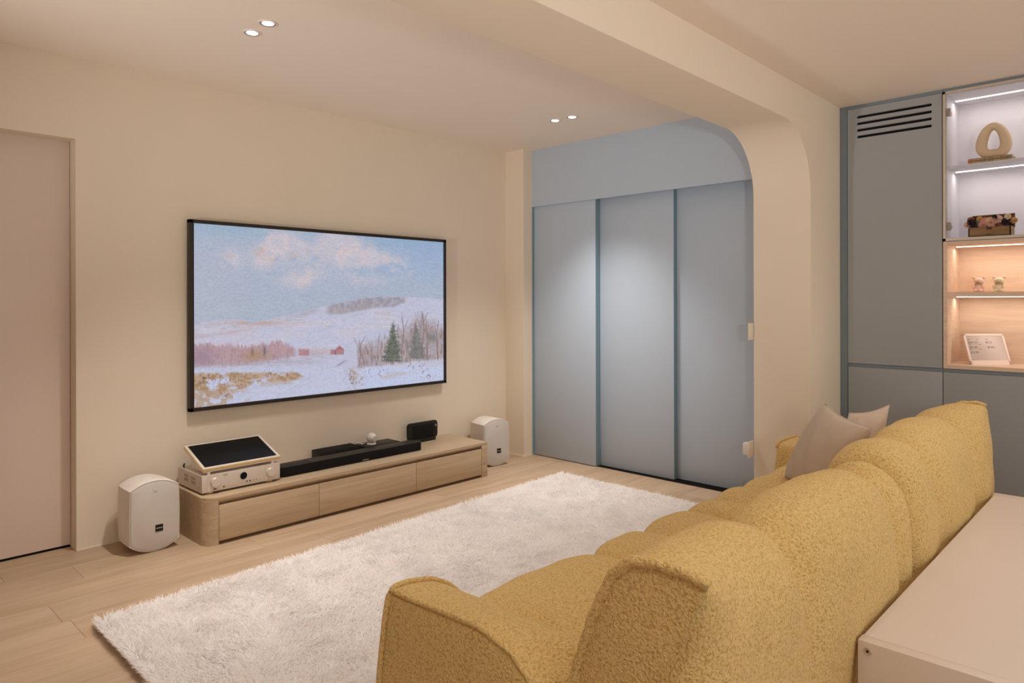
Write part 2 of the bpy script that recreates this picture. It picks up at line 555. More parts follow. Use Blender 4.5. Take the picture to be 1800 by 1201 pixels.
# beam with rounded corner running down into the pier: one swept piece
XS, YBK, YFR, RAD = 4.014, -2.139, -2.475, 0.36
def arch_profile():
    pts = [(XL - 0.05, 2.55), (XL - 0.05, Z_BEAM)]
    n = 24
    for i in range(n + 1):
        t = PI / 2 * i / n
        pts.append((XS - RAD + RAD * math.sin(t), Z_BEAM - RAD + RAD * math.cos(t)))
    pts += [(XS, -0.01), (4.84, -0.01), (4.84, 2.55)]
    return pts
bm = bmesh.new()
pts = arch_profile()
lo, hi = [], []
v0 = [bm.verts.new((p[0], YFR, p[1])) for p in pts]
v1 = [bm.verts.new((p[0], YBK, p[1])) for p in pts]
n = len(pts)
bm.faces.new(v0); bm.faces.new(v1[::-1])
for i in range(n):
    bm.faces.new((v0[i], v0[(i + 1) % n], v1[(i + 1) % n], v1[i]))
# soften the long arris along the opening
idx = list(range(1, n - 3))
es = []
for V in (v0, v1):
    for a, b in zip(idx, idx[1:]):
        e = bm.edges.get((V[a], V[b]))
        if e: es.append(e)
bmesh.ops.bevel(bm, geom=es, offset=0.006, segments=2, affect='EDGES', profile=0.5)
struct(bm_obj('wall_middle', bm, M_WALL, smooth=True, auto=30))
# sliding doors and their header
struct(box('trim_4', 4.166, 4.183, -2.15, -0.204, 2.005, Z_CEIL + 0.005, M_BLUE))
def sdoor(name, x0, x1, y0, y1):
    d = struct(box(name, x0, x1, y0, y1, 0.0055, 2.05, M_BLUE, bev=0.0015))
    return d
d2 = sdoor('door_2', 4.185, 4.240, -0.829, -0.213)
box('edge_strip', 4.188, 4.240, -0.8305, -0.829, 0.0055, 2.05, M_BLUEEDGE, d2)
d3 = sdoor('door_3', 4.243, 4.283, -1.458, -0.80)
box('edge_strip', 4.246, 4.283, -1.4595, -1.458, 0.0055, 2.05, M_BLUEEDGE, d3)
d4 = sdoor('door_4', 4.286, 4.326, -2.135, -1.43)
struct(box('door_gap_shade_2', 4.205, 4.335, -2.13, -0.21, -0.004, 0.0015, M_GAPSHADE))  # near-black strip standing in for shade below the sliding doors
struct(box('trim_6', 4.168, 4.20, -0.2125, -0.2032, 0.0, 2.005, M_BLUEEDGE))

# ------------------------------------------------------------------ television
tv = thing('television', 'large wall-mounted television in a thin dark frame showing a snowy landscape painting', 'television', (2.46, -0.005, 0.635))
TX0, TX1, TZ0, TZ1 = 1.530, 3.390, 0.637, 1.703
SX0, SX1, SZ0, SZ1 = 1.560, 3.368, 0.660, 1.682
box('back_panel', TX0 + 0.012, TX1 - 0.012, -0.034, -0.006, TZ0 + 0.012, TZ1 - 0.012, M_BLACK, tv)
bm = bmesh.new()
add_box(bm, TX0, TX0 + 0.020, -0.048, -0.012, TZ0, TZ1, 0.0015)
add_box(bm, TX1 - 0.020, TX1, -0.048, -0.012, TZ0, TZ1, 0.0015)
add_box(bm, TX0, TX1, -0.048, -0.012, TZ0, TZ0 + 0.020, 0.0015)
add_box(bm, TX0, TX1, -0.048, -0.012, TZ1 - 0.020, TZ1, 0.0015)
bm_obj('frame', bm, M_FRAMEB, tv)

def fbm(x, y, oct=4, seed=0, gain=0.55):
    tot = np.zeros_like(x); a = 1.0; s = 0
    for o_ in range(oct):
        r = np.random.default_rng(seed * 17 + o_)
        G = r.random((64, 64))
        xi, yi = np.floor(x).astype(int), np.floor(y).astype(int)
        fx, fy = x - xi, y - yi
        fx = fx * fx * (3 - 2 * fx); fy = fy * fy * (3 - 2 * fy)
        g = lambda i, j: G[i % 64, j % 64]
        v = (g(xi, yi) * (1 - fx) + g(xi + 1, yi) * fx) * (1 - fy) + (g(xi, yi + 1) * (1 - fx) + g(xi + 1, yi + 1) * fx) * fy
        tot += a * v; s += a; a *= gain
        x = x * 2.03 + 5.1; y = y * 2.03 + 1.7
    return tot / s

def painting():
    nu, nv = 560, 318
    u, v = np.meshgrid(np.linspace(0, 1, nu), np.linspace(0, 1, nv), indexing='ij')
    s = 1.335 * u / (1 + .335 * u)
    px = 70 + 1420 * s
    top = 78 + 100 * s; bot = 1135 - 165 * s
    py = top + v * (bot - top)
    def C(r, g, b): return np.array([r, g, b], float)
    img = np.zeros((nu, nv, 3))
    def blend(mask, col):
        nonlocal img
        m = np.clip(mask, 0, 1)[..., None]
        img = img * (1 - m) + np.asarray(col) * m
    def sm(a, lo, hi): 
        t = np.clip((a - lo) / (hi - lo), 0, 1); return t * t * (3 - 2 * t)
    def blob(cx, cy, rx, ry): return np.exp(-(((px - cx) / rx) ** 2 + ((py - cy) / ry) ** 2))
    # sky
    img[:] = C(158, 170, 190)
    blend(sm(px, 500, 1500) * sm(py, 560, 150) * 0.9, C(138, 162, 196))
    blend(sm(v, 0.12, 0.0) * 0.5, C(128, 160, 186))
    blend(sm(py, 300, 640) * 0.7, C(160, 171, 186))
    blend(blob(150, 420, 190, 240) * 0.6, C(170, 172, 188))
    n = fbm(px / 130, py / 90, 5, 3)
    cl = (blob(560, 190, 110, 70) + blob(285, 290, 50, 60) * 0.8 + blob(470, 280, 75, 60) + blob(650, 240, 90, 60) * .6 + blob(860, 200, 100, 70) * 1.1
          + blob(980, 250, 110, 90) + blob(1160, 290, 90, 60) * .8 + blob(660, 400, 90, 40) * .9 + blob(760, 330, 60, 70) * .6 + blob(1260, 330, 70, 40) * .5 + blob(1060, 390, 120, 40) * .5)
    blend(cl * 1.5 * sm(n, 0.30, 0.54), C(184, 180, 192))
    blend(cl * sm(fbm(px / 45, py / 40, 4, 5), 0.50, 0.66) * 0.8, C(200, 186, 190))
    warm = blob(450, 240, 30, 30) + blob(620, 265, 40, 14) + blob(715, 240, 22, 10) + blob(270, 265, 26, 12) + blob(510, 290, 40, 14) * .6
    blend(warm * sm(fbm(px / 14, py / 12, 3, 8), 0.42, 0.62) * 0.9, C(196, 164, 152))
    # hills
    hx = [70, 200, 300, 400, 500, 600, 750, 900, 1050, 1250, 1400, 1490]
    hy = [655, 632, 628, 650, 630, 600, 562, 530, 500, 492, 495, 508]
    hl = np.interp(px, hx, hy) + (fbm(px / 40, py * 0 + 1, 3, 11) - .5) * 12
    land = sm(py - hl, -3, 5)
    blend(land, C(180, 182, 204))
    blend(land * sm(fbm(px / 160, py / 50, 4, 12), 0.45, 0.7) * 0.7, C(192, 186, 200))
    blend(land * blob(150, 690, 200, 45) * 0.8 * sm(fbm(px / 60, py / 16, 3, 13), 0.35, 0.6), C(176, 160, 158))
    blend(land * blob(420, 648, 160, 14) * 1.1, C(180, 155, 150))
    ridge = np.exp(-((py - (735 - (px - 70) * 0.16)) / 9) ** 2) * sm(px, 470, 300)
    blend(land * ridge * 0.6, C(172, 152, 164))
    blend(land * blob(250, 760, 200, 40) * .7, C(192, 182, 198))
    fo_lo = np.interp(px, [800, 900, 1000, 1100, 1200, 1290], [600, 598, 580, 560, 556, 520])
    forest = sm(px, 800, 860) * sm(px, 1300, 1250) * land * sm(fo_lo - py, -6, 14)
    blend(forest * (0.55 + 0.45 * sm(fbm(px / 16, py / 26, 3, 14), 0.3, 0.6)), C(143, 138, 150))
    blend(forest * sm(fbm(px / 22, py / 30, 3, 15), 0.5, 0.66) * .5, C(160, 148, 138))
    ft = sm(px, 520, 640) * sm(px, 800, 740) * land * np.exp(-((py - hl - 14) / 20) ** 2)
    blend(ft * 0.6, C(158, 158, 172))
    streak = sm(fbm(px / 70 + py / 60, py / 9, 3, 21), 0.60, 0.70)
    blend(land * streak * sm(py, 760, 600) * blob(800, 640, 500, 130) * 0.55, C(172, 154, 152))
    # bush belt on the left
    b_top = np.interp(px, [70, 150, 300, 380, 440, 520, 560, 620, 660], [772, 765, 770, 782, 770, 752, 748, 775, 800])
    b_bot = np.interp(px, [70, 300, 420, 560, 660], [915, 900, 880, 862, 840])
    nb = (fbm(px / 10, py / 34, 3, 31) - .5) * 44
    belt = sm(py - b_top + nb, -8, 16) * sm(b_bot - py + nb * .5, -4, 18) * sm(px, 670, 625)
    blend(belt * 0.95, C(168, 138, 144))
    blend(belt * sm(fbm(px / 5, py / 30, 3, 32), 0.5, 0.65) * 0.6, C(148, 112, 120))
    blend(belt * blob(420, 840, 70, 34) * 1.2, C(160, 128, 104))
    blend(belt * blob(110, 850, 70, 60) * .7, C(138, 112, 130))
    blend(blob(470, 808, 8, 26) * 1.2, C(104, 92, 100)); blend(blob(400, 815, 9, 22), C(126, 96, 84))
    blend(sm(px, 900, 640) * np.exp(-((py - (905 - (px - 70) * .07)) / 22) ** 2) * 0.5 * (0.4 + sm(fbm(px / 40, py / 8, 3, 33), .4, .6)), C(158, 146, 160))
    # barns
    def rect(x0, x1, y0, y1): return sm(px, x0 - 2, x0 + 2) * sm(-px, -x1 - 2, -x1 + 2) * sm(py, y0 - 2, y0 + 2) * sm(-py, -y1 - 2, -y1 + 2)
    blend(blob(780, 815, 110, 22) * 0.6, C(172, 148, 148))
    blend(rect(664, 724, 800, 834) * .8, C(160, 108, 112)); blend(rect(660, 726, 794, 802), C(176, 140, 146))
    blend(rect(845, 922, 798, 826) * .85, C(158, 104, 108)); roof = sm(24 - np.abs(px - 897) * 0.9 - (798 - py), -3, 3) * sm(-py, -802, -796) * (py > 772)
    blend(roof, C(154, 96, 100)); blend(rect(868, 876, 806, 826), C(120, 80, 92))
    # snow field
    blend(sm(py, 880, 930) * 0.8 * sm(px, 1100, 950), C(182, 186, 210))
    track = np.exp(-((px - (930 - (py - 860) * 1.4)) / 9) ** 2) * sm(py, 850, 870) * sm(py, 905, 880)
    blend(track * .8, C(128, 122, 142))
    for k_, (ox, sl) in enumerate(((720, -1.5), (770, -1.7), (560, -2.2))):
        blend(np.exp(-((px - (ox + (py - 960) * sl)) / 5) ** 2) * sm(py, 930, 960) * 0.3, C(150, 152, 180))
    # ochre grass, lower left
    gm = fbm(px / 60, py / 34, 4, 41)
    gtop = np.interp(px, [70, 300, 420, 640, 700], [935, 930, 930, 925, 950])
    gbot = np.interp(px, [70, 300, 400, 520, 640, 700], [1090, 1040, 1000, 990, 975, 955])
    grass = sm(py - gtop, -6, 12) * sm(gbot - py, -30, 25) * sm(px, 715, 640) * sm(gm, 0.28, 0.56)
    blend(grass, C(172, 142, 116))
    blend(grass * sm(fbm(px / 20, py / 14, 3, 42), 0.48, 0.62), C(150, 116, 82))
    blend(sm(px, 420, 300) * sm(py, 1020, 1060) * sm(fbm(px / 34, py / 26, 3, 43), 0.5, 0.6) * .9, C(164, 140, 118))
    dk = sm(fbm(px / 7, py / 13, 2, 44), 0.66, 0.76)
    blend(dk * (blob(150, 965, 110, 30) + blob(300, 990, 120, 26) + blob(510, 938, 150, 14) + blob(240, 1060, 40, 16)), C(88, 62, 74))
    # right thicket
    tt = np.interp(px, [1000, 1060, 1130, 1200, 1280, 1360, 1430, 1490], [770, 745, 730, 690, 650, 590, 630, 650])
    tb = np.interp(px, [1000, 1100, 1200, 1300, 1400, 1490], [905, 900, 880, 870, 860, 850])
    nt_ = (fbm(px / 9, py / 40, 3, 51) - .5) * 90
    th = sm(py - tt + nt_, -20, 60) * sm(tb - py + nt_ * .25, -5, 14) * sm(px, 990, 1010)
    blend(th * 0.8, C(154, 140, 146))
    blend(th * sm(fbm(px / 5, py / 30, 3, 52), 0.52, 0.64) * 0.7, C(120, 98, 92))
    blend(th * sm(fbm(px / 12, py / 14, 3, 53), 0.56, 0.68) * 0.5, C(164, 140, 128))
    for x_, y0_, y1_, w_ in ((1258, 600, 860, 3), (1372, 570, 850, 4), (1010, 740, 890, 3), (1395, 640, 850, 3), (1330, 620, 850, 2.5), (1455, 620, 840, 2.5), (1120, 700, 860, 2)):
        xx = x_ + 6 * np.sin(py / 37.0 + x_)
        blend(np.exp(-((px - xx) / w_) ** 2) * sm(py, y0_ - 5, y0_ + 20) * sm(-py, -y1_ - 5, -y1_) * 0.75, C(112, 90, 88))
    for sg, x_, y0_ in ((1, 1258, 690), (-1, 1258, 720), (1, 1372, 650), (-1, 1372, 690), (1, 1372, 720), (-1, 1010, 800), (1, 1010, 790), (1, 1395, 730)):
        tline = (y0_ - py)
        blend(np.exp(-((px - x_ - sg * tline * 0.45) / 2.5) ** 2) * (tline > 0) * (tline < 70) * .6, C(124, 104, 100))
    def fir(cx, y0_, y1_, wd, col, seed, k):
        h = np.clip((py - y0_) / (y1_ - y0_), 0, 1)
        saw = 0.78 + 0.22 * np.abs(np.sin(h * 26 + seed))
        edge = wd * h ** 0.85 * saw + (fbm(px / 9, py / 6, 3, seed) - .5) * 52 * (0.4 + h)
        return sm(edge - np.abs(px - cx), -8, 12) * (py > y0_) * sm(y1_ - py, -2, 8) * k
    f1 = fir(1202, 630, 868, 58, None, 61, 0.9)
    blend(f1, C(84, 92, 82)); blend(f1 * sm(fbm(px / 8, py / 6, 3, 62), .5, .6) * .8, C(58, 72, 44)); blend(f1 * sm(fbm(px / 6, py / 5, 2, 63), .64, .72) * .7, C(130, 132, 128))
    f2 = fir(1335, 650, 850, 60, None, 66, 0.75)
    blend(f2, C(104, 104, 102)); blend(f2 * sm(fbm(px / 8, py / 7, 3, 67), .5, .62) * .7, C(82, 84, 70))
    blend(blob(1425, 725, 26, 26) * .7, C(96, 98, 86))
    # snow, lower right, with dabs
    sr = sm(px, 1010, 1060) * sm(py, 880, 905)
    blend(sr * 0.75, C(182, 192, 222))
    dab = sm(fbm(px / 7, py / 10, 2, 71), 0.64, 0.74)
    blend(dab * (blob(980, 960, 40, 50) * 1.3 + blob(1330, 890, 60, 20) + blob(1120, 930, 60, 25) + blob(1400, 940, 50, 25)), C(110, 88, 100))
    blend((blob(970, 935, 24, 30) + blob(985, 985, 12, 30)) * sm(fbm(px / 8, py / 8, 2, 72), .4, .5), C(158, 136, 118))
    blend((blob(1230, 935, 60, 10) + blob(1170, 955, 40, 8)) * .8, C(176, 164, 162))
    # brush strokes
    st = fbm(px / 12 + fbm(px / 90, py / 90, 2, 81) * 6, py / 5, 3, 80) - .5
    img = img * 0.88 + np.array([164, 164, 180]) * 0.12
    st2 = fbm(px / 5, py / 4, 2, 83) - .5
    img *= (1 + st[..., None] * 0.12 + st2[..., None] * 0.07)
    img = np.clip(img * 1.02, 0, 255) / 255
    lin = np.where(img <= 0.04045, img / 12.92, ((img + 0.055) / 1.055) ** 2.4)
    return nu, nv, lin
nu, nv, lin = painting()
X, Z = np.meshgrid(np.linspace(SX0 - 0.002, SX1 + 0.002, nu), np.linspace(SZ1 + 0.002, SZ0 - 0.002, nv), indexing='ij')
P = np.stack([X, np.full_like(X, -0.0375), Z], -1).reshape(-1, 3)
U, V = np.meshgrid(np.arange(nu - 1), np.arange(nv - 1), indexing='ij')
F = np.stack([U * nv + V, U * nv + V + 1, (U + 1) * nv + V + 1, (U + 1) * nv + V], -1).reshape(-1, 4)
me = bpy.data.meshes.new('screen')
me.vertices.add(len(P)); me.vertices.foreach_set('co', P.ravel())
me.loops.add(F.size); me.loops.foreach_set('vertex_index', F.ravel().astype(np.int32))
me.polygons.add(len(F)); me.polygons.foreach_set('loop_start', np.arange(0, F.size, 4, dtype=np.int32))
me.update(calc_edges=True)
ca = me.color_attributes.new('picture', 'FLOAT_COLOR', 'POINT')
ca.data.foreach_set('color', np.concatenate([lin.reshape(-1, 3), np.ones((nu * nv, 1))], 1).ravel())
ms = bpy.data.materials.new('screen_picture'); ms.use_nodes = True
nt = ms.node_tree
bs = nt.nodes['Principled BSDF']
at = nt.nodes.new('ShaderNodeAttribute'); at.attribute_name = 'picture'
bs.inputs['Base Color'].default_value = (0.03, 0.03, 0.03, 1)
bs.inputs['Roughness'].default_value = 0.6; bs.inputs['Specular IOR Level'].default_value = 0.15
nt.links.new(at.outputs['Color'], bs.inputs['Emission Color'])
bs.inputs['Emission Strength'].default_value = 0.97
link('screen', me, ms, tv)

# ------------------------------------------------------------------ low media console
con = thing('media_console', 'low light oak media console with three drawers below the television', 'console', (2.45, -0.22, 0))
CX0, CX1, CYF = 1.455, 3.440, -0.433
top_pts = round_rect(CX0, CX1, CYF, -0.004, 0.085, 8, (0.12, 0.12, 1, 0.05))
prism('top_panel', top_pts, 2, 0.229, 0.245, M_OAK, con, bev=0.002)
# left rounded end
ro = round_rect(CX0 + 0.001, 1.5225, CYF + 0.001, -0.006, 0.0670, 8, (0, 0.12, 1, 0))
prism('end_panel', ro, 2, 0.0, 0.229, M_OAK, con)
box('end_panel', 3.384, 3.439, CYF + 0.001, -0.006, 0.0, 0.229, M_OAK, con, bev=0.002)
box('carcass', 1.5225, 3.384, -0.395, -0.010, 0.022, 0.229, M_OAKSHADE, con)
box('plinth', 1.5225, 3.384, -0.400, -0.012, 0.0, 0.022, M_OAKSHADE, con)
for a, b in ((1.5255, 2.0985), (2.1015, 2.7995), (2.8025, 3.3815)):
    dr = box('drawer', a, b, CYF + 0.001, -0.3965, 0.020, 0.2025, M_OAK, con, bev=0.0015)
    # sloping finger rail above each drawer front
    prism('rail', [(-0.433, 0.2285), (-0.433, 0.2265), (-0.403, 0.203), (-0.3965, 0.203), (-0.3965, 0.2285)], 0, a, b, M_OAK, con)

# ------------------------------------------------------------------ loudspeakers
def speaker(x, y, rot, label, dz=0.0):
    t = thing('loudspeaker', label, 'speaker', (x, y, 0), 'white loudspeakers on the floor beside the console')
    W = 0.120
    def outline(inset=0.0, k=1.0):
        pts = []
        w_ = W * k - inset
        N = 20
        def hw(z): return w_ * (0.945 + 0.055 * math.cos((z - 0.17) / 0.17 * 1.2))
        zt, zb = 0.318, 0.046
        for i in range(N + 1):           # top arc, right to left
            s_ = 1 - 2 * i / N
            pts.append((s_ * hw(zt), zt + 0.037 * (1 - abs(s_) ** 2.2) - inset))
        for i in range(1, N):            # left side
            z = zt + (zb - zt) * i / N
            pts.append((-hw(z), z))
        for i in range(N + 1):           # bottom arc
            s_ = -1 + 2 * i / N
            pts.append((s_ * hw(zb), zb - 0.046 * (1 - abs(s_) ** 2.2) + inset))
        for i in range(1, N):
            z = zb + (zt - zb) * i / N
            pts.append((hw(z), z))
        return pts
    def loft(name, rings, m):
        bm = bmesh.new()
        R = [[bm.verts.new((p[0], yy, p[1])) for p in ol] for yy, ol in rings]
        for A, B in zip(R, R[1:]):
            for i in range(len(A)):
                j = (i + 1) % len(A)
                bm.faces.new((A[i], A[j], B[j], B[i]))
        bm.faces.new(R[0]); bm.faces.new(R[-1][::-1])
        me_ = bpy.data.meshes.new(name)
        bmesh.ops.recalc_face_normals(bm, faces=bm.faces)
        bm.to_mesh(me_); bm.free()
        me_.polygons.foreach_set('use_smooth', [True] * len(me_.polygons))
        me_.set_sharp_from_angle(angle=math.radians(38))
        me_.materials.append(m)
        o = bpy.data.objects.new(name, me_); COL.objects.link(o); o.parent = t
        return o
    sc_ = lambda ol, k, kz: [(p[0] * k, 0.175 + (p[1] - 0.175) * kz) for p in ol]
    base = outline()
    loft('cabinet', [(-0.100, outline(0.006)), (-0.104, outline(0.0025)), (-0.099, base), (-0.02, sc_(base, 1.0, 1.0)), (0.05, sc_(base, 0.985, 1.0)), (0.09, sc_(base, 0.93, 0.98)), (0.10, sc_(base, 0.86, 0.94))], M_WHITE)
    loft('grille', [(-0.100, outline(0.0075)), (-0.1055, outline(0.0078)), (-0.107, outline(0.011))], M_GRILLE)
    def child(o):
        o.parent = t; o.matrix_parent_inverse = Matrix.Identity(4); return o
    b_ = child(box('badge', 0.000, 0.036, -0.1095, -0.1065, 0.098, 0.132, M_BLACK))
    s_ = box('badge_line', 0.003, 0.033, -0.1100, -0.1094, 0.1135, 0.1165, M_CHROME); s_.parent = b_
    child(lathe('tweeter_ring', [(0.0, -0.1072), (0.011, -0.1074), (0.012, -0.1068)], M_GRILLE, None, (0.0, 0, 0.305), 'Y', 20))
    t.rotation_euler = (0, 0, rot)
    t.location.z = dz
    return t
speaker(1.266, -0.185, 0.0, 'white loudspeaker standing on the floor at the left end of the console')
speaker(3.715, -0.165, math.radians(-10), 'white loudspeaker standing on the floor at the right end of the console')

# ------------------------------------------------------------------ receiver
ZC = 0.245
rc = thing('av_receiver', 'silver amplifier receiver with round porthole display on the console', 'receiver', (1.688, -0.19, ZC))
RX0, RX1, RZ0, RZ1 = 1.473, 1.904, 0.256, 0.346
box('case', RX0 + 0.003, RX1 - 0.003, -0.335, -0.035, RZ0 + 0.002, RZ1 - 0.002, M_SILVERD, rc, bev=0.002)
box('top_cover', RX0 + 0.001, RX1 - 0.001, -0.333, -0.034, RZ1 - 0.004, RZ1, M_SILVER, rc, bev=0.001)
sp_ = box('side_panel', RX0, RX0 + 0.004, -0.335, -0.034, RZ0, RZ1 - 0.001, M_SILVER, rc)
for i, yy in enumerate((-0.262, -0.170)):
    for zz in (0.300, 0.322):
        bm = bmesh.new()
        for j in range(12):
            add_box(bm, RX0 - 0.0006, RX0 + 0.001, yy + j * 0.0045, yy + j * 0.0045 + 0.0028, zz - 0.012, zz + 0.002)
        bm_obj('vent_slots', bm, M_SILVERD, sp_)
fp = box('front_panel', RX0, RX1, -0.347, -0.335, RZ0, RZ1, M_SILVER, rc, bev=0.002)
for xa in (1.531, 1.846):
    box('panel_recess', xa - 0.030, xa + 0.030, -0.3478, -0.3468, RZ0 + 0.002, RZ1 - 0.002, M_SILVER, fp)
for xa in (1.539, 1.845):
    lathe('volume_dial', [(0.0, -0.366), (0.0220, -0.366), (0.0240, -0.364), (0.0245, -0.348), (0.0270, -0.3478), (0.0270, -0.3468)], M_SILVER, fp, (xa, 0, 0.305), 'Y', 40)
lathe('porthole_ring', [(0.0195, -0.3500), (0.0225, -0.3500), (0.0245, -0.3465), (0.0195, -0.3465)], M_CHROME, fp, (1.693, 0, 0.310), 'Y', 40, cap=False)
lathe('porthole_display', [(0.0, -0.3492), (0.0198, -0.3492), (0.0198, -0.3468)], M_GLOSSB, fp, (1.693, 0, 0.310), 'Y', 40)
for xa, r_ in ((1.712, 0.0038), (1.730, 0.0038), (1.748, 0.0022), (1.766, 0.0022), (1.587, 0.0040)):
    lathe('jack', [(0.0, -0.3486), (r_, -0.3486), (r_, -0.3462)], M_BLACK, fp, (xa, 0, 0.277 if xa > 1.6 else 0.272), 'Y', 16)
lathe('button', [(0.0, -0.350), (0.004, -0.350), (0.0045, -0.346)], M_SILVER, fp, (1.788, 0, 0.280), 'Y', 16)
box('usb_port', 1.532, 1.548, -0.3484, -0.3462, 0.266, 0.271, M_BLACK, fp)
RT = Matrix.Rotation(PI / 2, 4, 'X')
text_obj('maker_lettering', 'marantz', 0.0075, M_SILVERD, fp, Matrix.Translation((1.583, -0.3474, 0.335)) @ RT)
text_obj('model_lettering', 'CINEMA', 0.0060, M_SILVERD, fp, Matrix.Translation((1.583, -0.3474, 0.328)) @ RT)
for xa in (1.525, 1.852):
    for yy in (-0.315, -0.06):
        lathe('foot', [(0.0, ZC), (0.020, ZC), (0.020, RZ0 + 0.002), (0.0, RZ0 + 0.002)], M_GOLD, rc, (xa, yy, 0), 'Z', 24)
tube('antenna_stub', [(1.487, -0.075, RZ1), (1.487, -0.075, RZ1 + 0.014), (1.490, -0.078, RZ1 + 0.020)], 0.004, M_BLACK, rc)

# tilted portable screen on the receiver
scn = thing('portable_screen', 'flat black screen in a pale gold-edged frame lying tilted on the receiver', 'screen', (1.688, -0.22, 0.346))
A0 = Vector((1.477, -0.352, 0.381)); ln = Vector((0, 0.252, 0.086)); LN = ln.length; tn = ln.normalized(); nn = Vector((0, -tn.z, tn.y))
TM = Matrix(((1, 0, 0), tn, nn)).transposed().to_4x4(); TM.translation = A0
def tilt_box(name, x0, x1, y0, y1, z0, z1, m, parent, bev=0.0):
    bm = bmesh.new(); add_box(bm, x0, x1, y0, y1, z0, z1, bev); bmesh.ops.transform(bm, matrix=TM, verts=bm.verts)
    return bm_obj(name, bm, m, parent, smooth=bev > 0, auto=35)
SW = 0.428
tilt_box('housing', 0.002, SW - 0.002, 0.002, LN - 0.002, -0.024, -0.015, M_WHITE, scn, 0.004)
tilt_box('gold_band', 0, SW, 0, LN, -0.015, -0.001, M_GOLD, scn, 0.002)
bm = bmesh.new()
for b_ in ((0.001, SW - 0.001, 0.001, 0.016), (0.001, SW - 0.001, LN - 0.012, LN - 0.001), (0.001, 0.015, 0.012, LN - 0.01), (SW - 0.015, SW - 0.001, 0.012, LN - 0.01)):
    add_box(bm, b_[0], b_[1], b_[2], b_[3], -0.002, 0.001)
bmesh.ops.transform(bm, matrix=TM, verts=bm.verts)
bm_obj('bezel', bm, M_PALEGOLD, scn)
tilt_box('display_glass', 0.012, SW - 0.012, 0.013, LN - 0.010, -0.003, 0.0002, M_GLOSSB, scn)
for xa in (1.510, 1.862):
    prism('foot', [(-0.342, 0.346), (-0.322, 0.346), (-0.318, 0.375), (-0.346, 0.365)], 0, xa - 0.007, xa + 0.007, M_WHITE, scn, bev=0.001)
prism('rear_prop', [(-0.300, 0.378), (-0.13, 0.436), (-0.125, 0.350), (-0.155, 0.346), (-0.29, 0.352)], 0, 1.505, 1.512, M_WHITE, scn)
prism('rear_prop', [(-0.300, 0.378), (-0.13, 0.436), (-0.125, 0.350), (-0.155, 0.346), (-0.29, 0.352)], 0, 1.862, 1.869, M_WHITE, scn)

# ------------------------------------------------------------------ soundbar
sb = thing('soundbar', 'long black soundbar with a glossy centre panel on the console', 'soundbar', (2.445, -0.25, ZC))
prism('body', round_rect(1.930, 2.955, -0.308, -0.198, 0.030, 8), 2, ZC + 0.002, 0.299, M_BLACKM, sb, bev=0.003)
prism('top_plate', round_rect(1.931, 2.954, -0.307, -0.199, 0.030, 8), 2, 0.2985, 0.3015, M_BLACK, sb, bev=0.001)
tp = box('control_panel', 2.13, 2.62, -0.304, -0.202, 0.3012, 0.3024, M_GLOSSB, sb)
lathe('indicator', [(0.0, 0.3032), (0.003, 0.3032), (0.003, 0.302)], M_CHROME, tp, (2.415, -0.245, 0), 'Z', 12)
box('logo_plate', 2.475, 2.520, -0.3095, -0.3075, 0.253, 0.2575, M_SILVERD, sb)
for xa in (2.0, 2.9):
    box('foot', xa - 0.03, xa + 0.03, -0.29, -0.215, ZC, ZC + 0.003, M_BLACK, sb)

# boxes behind the soundbar, camera ball, dark case
mb = thing('media_box', 'flat black media box behind the soundbar', 'device', (2.44, -0.09, ZC))
box('body', 2.275, 2.560, -0.150, -0.045, ZC + 0.004, 0.313, M_BLACK, mb, bev=0.003)
box('top_plate', 2.279, 2.556, -0.146, -0.049, 0.312, 0.314, M_BLACKM, mb)
for xa in (2.30, 2.535):
    box('foot', xa - 0.012, xa + 0.012, -0.14, -0.06, ZC, ZC + 0.005, M_BLACK, mb)
mr_ = thing('streaming_box', 'low black box under the white ball camera', 'device', (2.74, -0.1, ZC))
box('body', 2.600, 2.868, -0.172, -0.035, ZC + 0.003, 0.299, M_BLACK, mr_, bev=0.006)
box('foot', 2.62, 2.85, -0.16, -0.05, ZC, ZC + 0.004, M_BLACKM, mr_)
bc = thing('ball_camera', 'small white ball camera on a round base on the low black box', 'camera', (2.672, -0.12, 0.299))
lathe('base', [(0.0, 0.299), (0.030, 0.299), (0.031, 0.303), (0.028, 0.308), (0.012, 0.310), (0.0, 0.310)], M_WHITE, bc, (2.672, -0.12, 0), 'Z', 28)
ellipsoid('ball', (2.672, -0.12, 0.342), (0.034, 0.034, 0.034), M_WHITE, bc)
lathe('lens_face', [(0.0, -0.1562), (0.018, -0.1545), (0.019, -0.148)], M_GRILLE, bc, (2.676, 0, 0.338), 'Y', 24)
cbl = tag(tube('white_cable', [(2.575, -0.06, 0.3175), (2.590, -0.09, 0.3155), (2.612, -0.105, 0.306), (2.630, -0.085, 0.303), (2.650, -0.075, 0.303)], 0.003, M_WHITE), 'short white cable lying across the two black boxes behind the soundbar', 'cable')

dc = thing('upright_device', 'black handheld device with rounded corners standing upright behind the soundbar', 'device', (3.135, -0.08, ZC))
pr = round_rect(3.003, 3.268, 0.262, 0.383, 0.020, 6)
prism('shell', pr, 1, -0.088, -0.068, M_BLACK, dc, bev=0.003)
prism('front_panel', round_rect(3.045, 3.225, 0.266, 0.362, 0.006, 4), 1, -0.0915, -0.0875, M_BLACKM, dc)
box('stand', 3.02, 3.238, -0.105, -0.055, ZC, 0.268, M_BLACK, dc, bev=0.002)
lathe('lens', [(0.0, -0.0915), (0.007, -0.0915), (0.0085, -0.087)], M_CHROME, dc, (3.250, 0, 0.347), 'Y', 20)
lathe('lens', [(0.0, -0.0905), (0.005, -0.0905), (0.006, -0.087)], M_GLOSSB, dc, (3.022, 0, 0.362), 'Y', 20)

